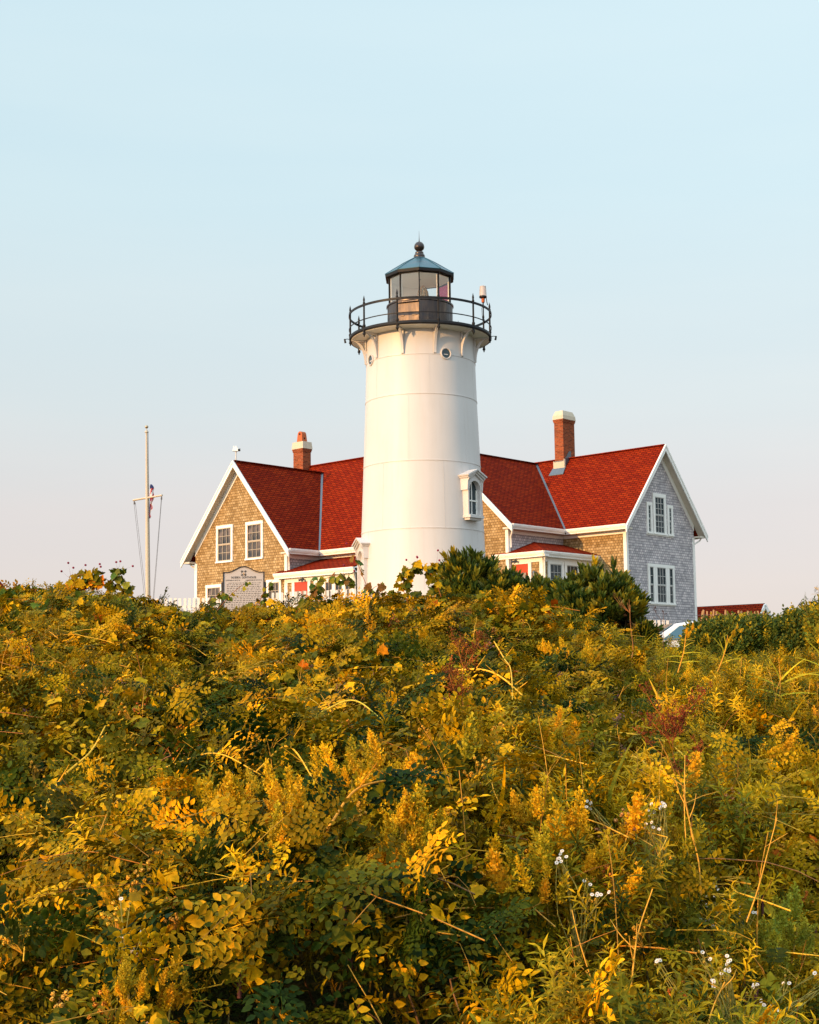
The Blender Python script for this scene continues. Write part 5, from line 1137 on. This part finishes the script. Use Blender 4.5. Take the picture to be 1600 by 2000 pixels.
# --- bayberry bushes
def bush(label, c, rad, top, n, size, pal, seed=0, name='bayberry_bush', kind='tip', gap=.3, m='leaf_glossy', cat='bush'):
    """twig tips over a lumpy mound; c ground point, rad (x, y), top height table along x"""
    x0, y0 = c; zg = gz(x0, y0); root = thing(name, label, cat, (x0, y0, zg)); g = np.random.default_rng(seed); P = []; D = []
    tx, tz = zip(*top)
    while len(P) < n:
        u, w_, h = g.uniform(-1, 1), g.uniform(-1, 1), g.uniform(0, 1)
        if u * u + w_ * w_ > 1: continue
        x = x0 + u * rad[0]; y = y0 + w_ * rad[1]; zt = np.interp(x, tx, tz); shell = math.sqrt(max(0, 1 - .75 * (w_ * w_))) * (1 - .25 * max(0, abs(u) - .75) / .25)
        zz = zg + (zt - zg) * shell; dep = g.exponential(.10)
        low = g.uniform(0, 1)
        if w_ < .1 and low < .5: z = zg + (zz - zg) * g.uniform(.12, 1); y = y0 - rad[1] * math.sqrt(max(0, 1 - ((z - zg) / max(.1, zz - zg)) ** 2 * .9)) * g.uniform(.55, 1.0) * math.sqrt(max(.05, 1 - u * u))
        else: z = zz - dep + (g.uniform(0, .12) if g.uniform() < .14 else 0)
        if vnoise(np.array([x * 1.0]), np.array([z * 1.3 + y * .4]), .16 * (1 + rad[0] * .2), seed + 3)[0] < gap: continue
        P.append((x, y, z)); D.append((u * .5 + g.normal(0, .4), -.35 + w_ * .4 + g.normal(0, .3), .9 + g.normal(0, .25)))
    P = np.array(P); v = Veg().put(kind, P, np.array(D), norms(len(P), .5), RNG.uniform(.8, 1.2, len(P)) * size, pick(pal, len(P), [3, 4, 2.2, .8][:len(pal)]))
    b = Veg(); paths = []; rr = []
    for k in range(26):
        q = P[g.integers(0, len(P))]; s0 = np.array([x0 + g.normal(0, .08 * rad[0] + .03), y0 + g.normal(0, .06), zg - .05]); paths.append(spline([s0, (s0 + q) / 2 + np.array([0, 0, .08]) + g.normal(0, .04, 3), q], 8)); rr.append(np.linspace(.014, .003, 8))
    b.tubes(paths, rr, [(.10, .07, .05)] * len(paths), 5)
    finish(root, [('trunk', b, 'stalk'), ('foliage', v, m)]); return root
bush('dark green bayberry bush against the right foot of the tower', (.66, 13.1), (.36, .40), [(.25, -1.30), (.42, -1.19), (.66, -1.18), (.85, -1.24), (1.0, -1.36)], 1150, .125, P_BAY, 1, gap=.38)
bush('middle bayberry bush in front of the right porch door and windows', (1.14, 13.2), (.36, .42), [(.8, -1.46), (.9, -1.40), (1.1, -1.39), (1.3, -1.42), (1.5, -1.46)], 1150, .12, P_BAY, 2, gap=.38)
bush('largest bayberry bush, rounded, below the corner of the right house', (1.72, 13.0), (.44, .48), [(1.25, -1.50), (1.42, -1.43), (1.68, -1.28), (1.86, -1.27), (1.98, -1.46), (2.08, -1.62), (2.2, -1.9)], 1700, .125, P_BAY, 3, gap=.38)
# --- hedge of mixed shrubs further back at the right
P_H = [(.025, .050, .015), (.06, .09, .015), (.16, .15, .015), (.42, .29, .012)]
for lab, c, rad, top, n, pal in (
    ('low dark shrub behind the gap right of the bayberry bushes', (4.3, 20.0), (.50, .7), [(3.0, -1.95), (3.75, -1.78), (3.95, -1.50), (4.6, -1.42)], 3400, P_H),
    ('dark mixed shrub below the lath fence and distant red roof', (4.8, 20.3), (.62, .8), [(4.0, -1.50), (4.4, -1.42), (4.7, -1.38), (5.3, -1.42)], 3600, P_H),
    ('green shrub right of the distant white gable', (5.35, 20.0), (.62, .8), [(4.8, -1.50), (5.1, -1.46), (5.4, -1.30), (5.9, -1.18)], 3600, P_H),
    ('taller sunlit shrub at the right edge of the picture', (5.95, 19.2), (.6, .7), [(5.3, -1.42), (5.6, -1.24), (5.9, -1.12), (6.4, -1.05)], 3200, P_H[1:] + [(.2, .24, .03)])):
    bush(lab, c, rad, top, n, .10, pal, len(lab), 'shrub', 'rose', .12, 'leaf', 'shrub')
def shrub_tip(label, base, tip, n, pal, name='young_shoot', sz=.06):
    root = thing(name, label, 'plant', base); S = spline([base, tuple((np.array(base) + np.array(tip)) / 2 + np.array([.02, 0, 0])), tip], 12); v = Veg(); v.tubes([S], [np.linspace(.008, .002, 12)], [(.22, .14, .05)], 5)
    ii = RNG.integers(3, 12, n); w = Veg().put('small', S[ii] + RNG.normal(0, .05, (n, 3)), np.array([0, 0, .8]) + RNG.normal(0, .6, (n, 3)), norms(n), RNG.uniform(.8, 1.3, n) * sz, pick(pal, n)); finish(root, [('stem', v, 'stalk'), ('leaves', w, 'leaf')])
shrub_tip('tall leafy shoot rising at the far right edge above the hedge', (5.72, 19.3, -1.5), (5.56, 19.3, -.98), 34, P_GREEN, sz=.12)
shrub_tip('leafy shoot above the hedge just left of the tallest right shoot', (5.40, 19.3, -1.6), (5.34, 19.3, -1.20), 26, P_GREEN, sz=.11)
# --- goldenrod clumps
def goldenrod(label, x, y, heads, hs, seed, leafy=10, pal=P_GOLD, tilt=(0, 0)):
    g = np.random.default_rng(seed); zt = cz(x, y); zg = zt - .5; root = thing('goldenrod', label, 'flower', (x, y, zg)); st = Veg(); lf = Veg(); o0 = np.array([x, y, zg])
    for k, (dx, dy, dz) in enumerate(heads):
        q = np.array([x + dx, y + dy, zt + dz]); S = spline([(x + dx * .3, y + dy * .3, zg), ((x + dx * .6), y + dy * .6, (zg + q[2]) / 2), tuple(q)], 8)
        st.tubes([S], [np.linspace(.004, .0025, 8)], [(.34, .22, .04)], 5)
        n = 12; d = np.array([dx * 1.6 + tilt[0] + g.normal(0, .2), dy * .4 - .1 + tilt[1], 1.0]); ps = np.stack([q + np.array([g.normal(0, hs * .34), g.normal(0, hs * .3), g.uniform(-.8, .1) * hs]) for _ in range(n)]); ps[0] = q
        dd = d[None] + (ps - q) * 5.0 * np.array([1, 1, 0]) + g.normal(0, .32, (n, 3)); dd[0] = d
        pl = Veg().put('plume', ps, dd, g.normal(0, 1, (n, 3)), np.concatenate([[hs * 1.0], g.uniform(.45, .85, n - 1) * hs]), pick(pal, n, [3, 3, 1.5, 1.5][:len(pal)])); pl.build('plume', 'petal', root, o0)
        m = leafy; ii = g.integers(1, 7, m); lf.put('oval', S[ii], dirs(m, -.2), norms(m), g.uniform(.04, .08, m), pick(P_GREEN, m))
        lf.put('small', S[ii] + g.normal(0, .03, (m, 3)), np.array([0, 0, 1.]) + g.normal(0, .5, (m, 3)), norms(m), g.uniform(.08, .13, m), pick(P_GREEN[1:] + [(.4, .33, .02)], m))
    st.build('stem', 'stalk', root, o0); lf.build('leaves', 'leaf', root, o0); return root
P_G2 = [(.34, .30, .02), (.26, .28, .025), (.46, .36, .018)]
goldenrod('dense yellow goldenrod clump, brightest of the bottom centre', -0.18, 4.23, [(-.10, .10, .10), (0, .05, .13), (.09, .10, .15), (-.17, 0, .05), (.03, -.10, .03), (.15, .03, .09), (-.06, -.12, .0)], .125, 1)
goldenrod('goldenrod clump leaning left beside the looping runner', -0.38, 3.86, [(-.10, .05, .04), (0, .08, .07), (.08, 0, .03), (.02, -.08, -.03)], .11, 2)
goldenrod('pointed goldenrod spike right of the brightest clump', -0.02, 3.74, [(0, 0, .12), (.06, .08, .10), (-.06, .05, .02)], .125, 3)
goldenrod('tall column of yellow goldenrod right of bottom centre', 0.38, 3.86, [(0, .12, .13), (.04, 0, .08), (-.04, -.10, .02), (.07, .14, .09), (-.05, .2, .08)], .13, 4)
goldenrod('branching goldenrod with upswept arms below the dark hollow', 0.53, 4.59, [(-.12, 0, .07), (-.02, .05, .12), (.10, .1, .14), (.05, -.1, .03), (.18, .05, .10)], .13, 5)
goldenrod('goldenrod tuft behind the upswept clump', 0.45, 5.13, [(-.05, 0, .07), (.06, .05, .09), (0, -.05, .03)], .11, 6)
goldenrod('green budded goldenrod in the lower right', 0.93, 4.13, [(-.12, .05, .06), (0, .08, .10), (.10, 0, .07), (.02, -.12, .02), (.18, .1, .08)], .12, 7, pal=P_G2)
goldenrod('pale green goldenrod at the right edge above the white asters', 1.11, 3.95, [(-.08, 0, .06), (.04, .05, .07), (.1, -.08, .02)], .12, 8, pal=P_G2)
goldenrod('leafy green goldenrod in the bottom right corner', 0.91, 3.38, [(-.05, 0, .02), (.06, .06, .04), (-.12, .08, .02)], .11, 9, pal=P_G2)
goldenrod('rust tinged goldenrod patch before the red dock stalks', 0.73, 4.32, [(-.06, 0, .07), (.05, .05, .08), (0, -.1, .02)], .11, 10, pal=[(.50, .28, .015), (.44, .34, .02)])
goldenrod('small goldenrod tuft low at the bottom left', -0.60, 3.23, [(-.03, 0, .02), (.06, .04, .03)], .085, 11)
goldenrod('rounded goldenrod crown on the crest at the right', 2.02, 9.0, [(-.10, 0, .10), (0, 0, .16), (.10, 0, .12), (.2, .0, .05)], .14, 12)
goldenrod('goldenrod row on the crest at the right edge', 2.45, 8.7, [(-.12, 0, .08), (0, 0, .10), (.12, 0, .09)], .15, 13)
goldenrod('goldenrod on the crest below the dark bayberry bushes', 1.05, 9.6, [(-.15, 0, .08), (0, 0, .10), (.14, .1, .08)], .13, 14)
# --- tall single stems with long leaves on the right crest
def tall_stem(label, base, top, leaves, head, seed, name='tall_goldenrod', cat='flower'):
    g = np.random.default_rng(seed); root = thing(name, label, cat, base); o0 = np.array(base); b = np.array(base); t_ = np.array(top); S = spline([b, (b + t_) / 2 + np.array([.01, 0, 0]), t_], 14)
    v = Veg().tubes([S], [np.linspace(.0045, .002, 14)], [(.60, .28, .03)], 6); v.build('stem', 'stalk', root, o0); w = Veg()
    for u, a, ln in leaves: 
        q = S[min(13, int(u * 13))]; w.put('oval' if ln < .05 else 'blade', q, (math.cos(R(a)) , -.25, math.sin(R(a)) * .9 + .15), (0, -.6, .8), ln, pick([(.50, .37, .02), (.42, .36, .02)], 1)[0])
    w.build('leaves', 'leaf', root, o0)
    if head:
        n = head; ps = np.stack([t_ + np.array([g.uniform(-.02, .07) * (k > 2), 0, -.05 + .012 * k]) for k in range(n)]); Veg().put('plume', ps, np.array([.5, -.1, .8]) + g.normal(0, .3, (n, 3)), g.normal(0, 1, (n, 3)), g.uniform(.035, .06, n), pick(P_GOLD, n)).build('plume', 'petal', root, o0)
tall_stem('tall goldenrod stem with long side leaves before the parked car', (1.62, 8.7, -2.15), (1.68, 8.7, -1.90), [(.45, 178, .12), (.5, 4, .13), (.62, 35, .07), (.66, 150, .07), (.25, 8, .13), (.3, 170, .10), (.78, 160, .06), (.8, 20, .06)], 6, 21)
tall_stem('tall goldenrod with a bent flowering tip, second stem on the right crest', (1.84, 8.6, -2.15), (1.91, 8.6, -1.93), [(.5, 100, .10), (.55, 120, .12), (.6, 75, .10), (.3, 20, .14), (.35, 160, .10), (.7, 95, .08)], 8, 22)
tall_stem('long leaved goldenrod at the right edge of the crest', (2.42, 8.3, -2.25), (2.37, 8.3, -1.98), [(.4, 150, .20), (.5, 35, .18), (.55, 120, .16), (.3, 170, .2), (.6, 60, .14), (.25, 15, .18), (.7, 100, .12)], 7, 23)
tall_stem('grassy leaved stem left of the right edge goldenrod', (2.02, 7.9, -2.35), (2.03, 7.9, -2.08), [(.4, 150, .2), (.5, 25, .22), (.55, 110, .16), (.3, 160, .22), (.6, 50, .18), (.25, 8, .2)], 3, 24)
# --- dead flower stalks
def dead_stalk(label, base, h, col, headcol, seed, forks=4, name='dead_stalk', lean=(0, 0), seeds=0, r0=.004):
    g = np.random.default_rng(seed); root = thing(name, label, 'stalk', base); o0 = np.array(base); b = np.array(base); t_ = b + np.array([lean[0], lean[1], h]); r0 = r0 * (.55 if name == 'dry_stem' else .8); S = spline([b, b * .7 + t_ * .3 + g.normal(0, .012, 3), b * .35 + t_ * .65 + g.normal(0, .012, 3), t_], 12); paths = [S]; rr = [np.linspace(r0, r0 * .5, 12)]; tips = [t_]
    for k in range(forks):
        q = S[g.integers(5, 11)]; a = g.uniform(-1, 1); e = q + np.array([a * h * .28, g.uniform(-.1, .1) * h, h * g.uniform(.18, .34)]); paths.append(spline([q, (q + e) / 2 + np.array([a * .01, 0, 0]), e], 6)); rr.append(np.linspace(r0 * .6, r0 * .3, 6)); tips.append(e)
    Veg().tubes(paths, rr, [col] * len(paths), 5).build('stem', 'stalk', root, o0)
    if seeds:
        n = seeds; pp = []
        for _ in range(n): t1 = paths[g.integers(0, len(paths))]; pp.append(t1[g.integers(len(t1) // 3, len(t1))] + g.normal(0, .012, 3))
        Veg().put('hips', np.array(pp), np.array([0, 0, 1.]) + g.normal(0, .7, (n, 3)), g.normal(0, 1, (n, 3)), g.uniform(.018, .035, n), pick([headcol, tuple(c * .6 for c in headcol)], n)).build('seed_head', 'stalk', root, o0)
RB = (.42, .11, .018); OR_ = (.66, .33, .04)
def at_top(x, y, d=0): return (x, y, cz(x, y) + d)
dead_stalk('tall rust red dock stalk with seed heads in the centre of the thicket', at_top(.17, 4.9, -.10), .40, (.50, .17, .03), RB, 1, 6, 'dock_stalk', (.03, .12), 110)
dead_stalk('bushy dark red dock stalk in the lower right, left of the forked dry stems', at_top(.70, 4.4, -.1), .30, RB, RB, 2, 8, 'dock_stalk', (.02, .1), 120)
dead_stalk('rust red dock seed head right of the upswept goldenrod', at_top(.90, 5.1, -.1), .42, RB, (.42, .07, .02), 3, 8, 'dock_stalk', (.06, .1), 150)
dead_stalk('short red brown dock head below the long arching cane', at_top(.62, 4.75, -.1), .28, RB, RB, 4, 6, 'dock_stalk', (.0, .1), 80)
dead_stalk('thin dead stalk with a dark seed head against the grey gable', (1.95, 11.0, -1.98), .32, (.16, .08, .05), (.10, .03, .02), 5, 1, 'dead_stalk', (.0, 0), 10, .003)
dead_stalk('bare forked brown stalk just left of the parked car', (1.42, 9.2, -2.05), .34, (.34, .14, .05), (.2, .08, .04), 6, 5, 'dead_stalk', (.0, 0), 8, .0038)
for i, (lab, x, y, h, ln, fk, r0) in enumerate((
    ('pair of upright orange dry stems at the bottom right of centre', .42, 3.46, .26, (-.04, .05), 1, .0042), ('curved golden dry stem leaning right at the bottom', .50, 3.50, .30, (.09, .1), 3, .0055),
    ('forked dry orange stem beside the white asters', .76, 3.86, .26, (-.03, .04), 3, .005), ('dry orange stem with a rust bud leaning right', .86, 3.78, .26, (.10, .04), 1, .004),
    ('thin dark red stem in the bottom right corner', .86, 3.45, .18, (.05, .04), 0, .004), ('bare orange twig with a pale cut end at the bottom centre', .19, 3.42, .14, (-.06, .02), 1, .0045),
    ('straight orange stem standing at the bottom right of the tall goldenrod column', .545, 3.85, .24, (.06, .1), 1, .003), ('slanting straw coloured broken stem at the bottom right', .60, 3.36, .20, (.12, .05), 2, .0055))):
    dead_stalk(lab, at_top(x, y, -.06), h, OR_ if i != 4 else RB, OR_, 30 + i, fk, 'dry_stem', ln, 0, r0)
# --- white asters
def aster(label, x, y, n, seed, spread=.09):
    g = np.random.default_rng(seed); b = at_top(x, y, -.12); root = thing('white_aster', label, 'flower', b); o0 = np.array(b); paths = []; fl = T(); ct = T(); cl = [(g.normal(0, spread), g.normal(0, spread * .8), g.uniform(.13, .27)) for _ in range(max(4, n // 4))]
    for k in range(n):
        c0 = cl[k % len(cl)]; e = np.array([x + c0[0] + g.normal(0, .011), y + c0[1] + g.normal(0, .011), b[2] + c0[2] + g.normal(0, .008)]); paths.append(spline([o0, (o0 + e) / 2 + g.normal(0, .015, 3), e], 5))
        nrm = np.array([g.normal(0, .4) - .4, -.7, .7]); B = basis(np.cross(nrm, [0, .1, 1]), nrm)
        if g.uniform() < .72:
            for q in range(9):
                a = q * 2 * math.pi / 9; p1 = B @ np.array([math.cos(a) * .0052, math.sin(a) * .0052, .001]); s = B @ np.array([-math.sin(a) * .0022, math.cos(a) * .0022, 0]); fl.add([e, e + p1 * .8 + s, e + p1, e + p1 * .8 - s], [(0, 1, 2), (0, 2, 3)], g.uniform(.9, 1.1))
            ballt(e, .0018, ct)
        else: ballt(e, .0038, ct, .9)
    Veg().tubes(paths, [np.linspace(.0018, .001, 5)] * n, [(.26, .22, .05)] * n, 4).build('stem', 'stalk', root, o0)
    for nm, t, c in (('petals', fl, (.78, .70, .68)), ('flower_centre', ct, (.60, .42, .06))):
        w = Veg(); av, at_, ac = t.arr(); w.V.append(av); w.F.append(at_); w.K.append(np.array(c)[None] * ac[:, None]); w.o += len(av); w.build(nm, 'petal', root, o0)
aster('white aster sprays near the forked dry stem, uppermost of the asters', .90, 4.15, 46, 1, .10); aster('cluster of white asters in the shade left of the forked dry stem', .66, 3.95, 34, 2, .07); aster('white asters at the bottom right beside the broad drooping leaf', .76, 3.52, 50, 3, .09)
aster('few small white asters left of the curved golden dry stem', .42, 3.72, 18, 4, .07); aster('sparse white asters in the bottom right corner', .92, 3.36, 20, 5, .08); aster('pale aster buds at the bottom left of centre', -.68, 3.34, 14, 6, .05)
# --- broad leaved plants
def broadleaf(label, x, y, h, n, ln, seed, pal=None, name='milkweed', kind='oval'):
    g = np.random.default_rng(seed); b = at_top(x, y, -.15); root = thing(name, label, 'plant', b); o0 = np.array(b); t_ = o0 + np.array([g.normal(0, .02), 0, h]); S = spline([o0, (o0 + t_) / 2, t_], 8)
    Veg().tubes([S], [np.linspace(.006, .004, 8)], [(.09, .03, .03)], 6).build('stem', 'stalk', root, o0); w = Veg()
    a = np.linspace(0, 2 * np.pi, n, endpoint=False) * 1.5 + g.uniform(0, 1); ii = np.linspace(3, 7, n).astype(int)
    w.put(kind, S[ii], np.stack([np.cos(a), np.sin(a) * .8 - .3, g.uniform(-.7, .3, n)], 1), norms(n, .3, .5, .6, .5), g.uniform(.8, 1.1, n) * ln, pick(pal or [(.15, .20, .03), (.28, .28, .03), (.45, .34, .02)], n)); w.build('leaves', 'leaf', root, o0)
broadleaf('milkweed with a dark stem and long drooping leaves at the right', 1.14, 4.80, .34, 9, .14, 1); broadleaf('milkweed with broad folded leaves at the right edge', 1.30, 4.75, .32, 9, .13, 2)
broadleaf('broad yellow spotted leaf plant at the bottom right', .79, 3.55, .18, 4, .13, 3); broadleaf('large leafed plant with a drooping yellow leaf in the bottom right corner', .75, 3.28, .14, 4, .12, 4)
broadleaf('large ribbed grape leaf group at the bottom centre', -.15, 3.48, .15, 5, .072, 5, P_GRAPE[1:4], 'grape_leaves', 'grape'); broadleaf('single hanging heart shaped vine leaf left of bottom centre right', -.02, 3.75, .14, 4, .068, 6, P_GRAPE[1:4], 'grape_leaves', 'grape')
broadleaf('yellow edged vine leaves at the very bottom left of centre', -.40, 3.35, .12, 5, .06, 7, P_GRAPE[1:4], 'grape_leaves', 'grape'); broadleaf('bright yellow lobed vine leaves catching the sun at the left', -.86, 6.0, .17, 8, .10, 8, [(.55, .40, .02), (.42, .34, .02)], 'grape_leaves', 'grape')
broadleaf('bright yellow vine leaves at the far left below the skyline', -1.62, 6.6, .16, 6, .10, 9, [(.55, .40, .02), (.42, .34, .02)], 'grape_leaves', 'grape'); broadleaf('small red autumn leaves beside the pale bare cane', .26, 7.3, .12, 4, .05, 10, [(.5, .05, .02)], 'red_leaves', 'oval')
broadleaf('low bronze vine leaves at the bottom left corner', -.72, 3.6, .12, 6, .07, 11, [(.30, .24, .02), (.4, .16, .02)], 'grape_leaves', 'grape')

# --- thin dry stalks standing among the lower right growth (stuff)
v = Veg(); n = 260; p = scatter(n, 3.0, 9.5, cond=lambda x, y: .12 + .88 * green_zone(x, y)); paths = []; rr = []
for x, y in p:
    z = cz(x, y); h_ = RNG.uniform(.08, .26); lx, ly = RNG.normal(0, .06), RNG.normal(0, .05); S = spline([(x, y, z - .12), (x + lx * .4 + RNG.normal(0, .006), y, z + h_ * .4), (x + lx, y + ly, z + h_)], 8); paths.append(S); r0 = RNG.uniform(.0010, .0022); rr.append(np.linspace(r0, r0 * .5, 8))
    for _ in range(int(RNG.integers(0, 3))):
        q = S[RNG.integers(3, 7)]; e = q + np.array([RNG.normal(0, .04), RNG.normal(0, .03), RNG.uniform(.02, .07)]); paths.append(np.array([q, (q + e) / 2 + RNG.normal(0, .003, 3), e])); rr.append(np.linspace(r0 * .6, r0 * .3, 3))
v.tubes(paths, rr, pick([(.66, .33, .04), (.50, .22, .03), (.36, .10, .02), (.70, .45, .08)], len(paths), (3, 2, 1.5, 2)), 4)
tag(v.build('dry_stalks', 'stalk'), kind='stuff')

# ------------------------------------------------------------------ repeated kinds share a group
GROUPS = dict(cane='canes arching over the thicket', rose_cane='canes arching over the thicket', bare_cane='canes arching over the thicket', branching_cane='canes arching over the thicket', bramble_stem='bramble stems in the thicket', vine_runner='vine runners in the thicket',
              vine_shoot='vine shoots standing on the skyline', bayberry_bush='bayberry bushes on the crest', shrub='shrubs of the hedge at the right', young_shoot='leafy shoots above the hedge', goldenrod='goldenrod clumps in the thicket', tall_goldenrod='tall goldenrod stems on the right crest',
              dock_stalk='rusty dock stalks', dead_stalk='dead stalks on the right crest', dry_stem='dry stems at the bottom right', white_aster='white aster clusters', milkweed='broad leaved milkweed plants', grape_leaves='large vine leaves', picket_fence='white picket fence runs', shingled_house='shingled keeper houses with red roofs')
for o in list(C.objects):
    if o.parent is None and o.get('category'):
        g_ = GROUPS.get(o.name.split('.')[0])
        if g_: o['group'] = g_
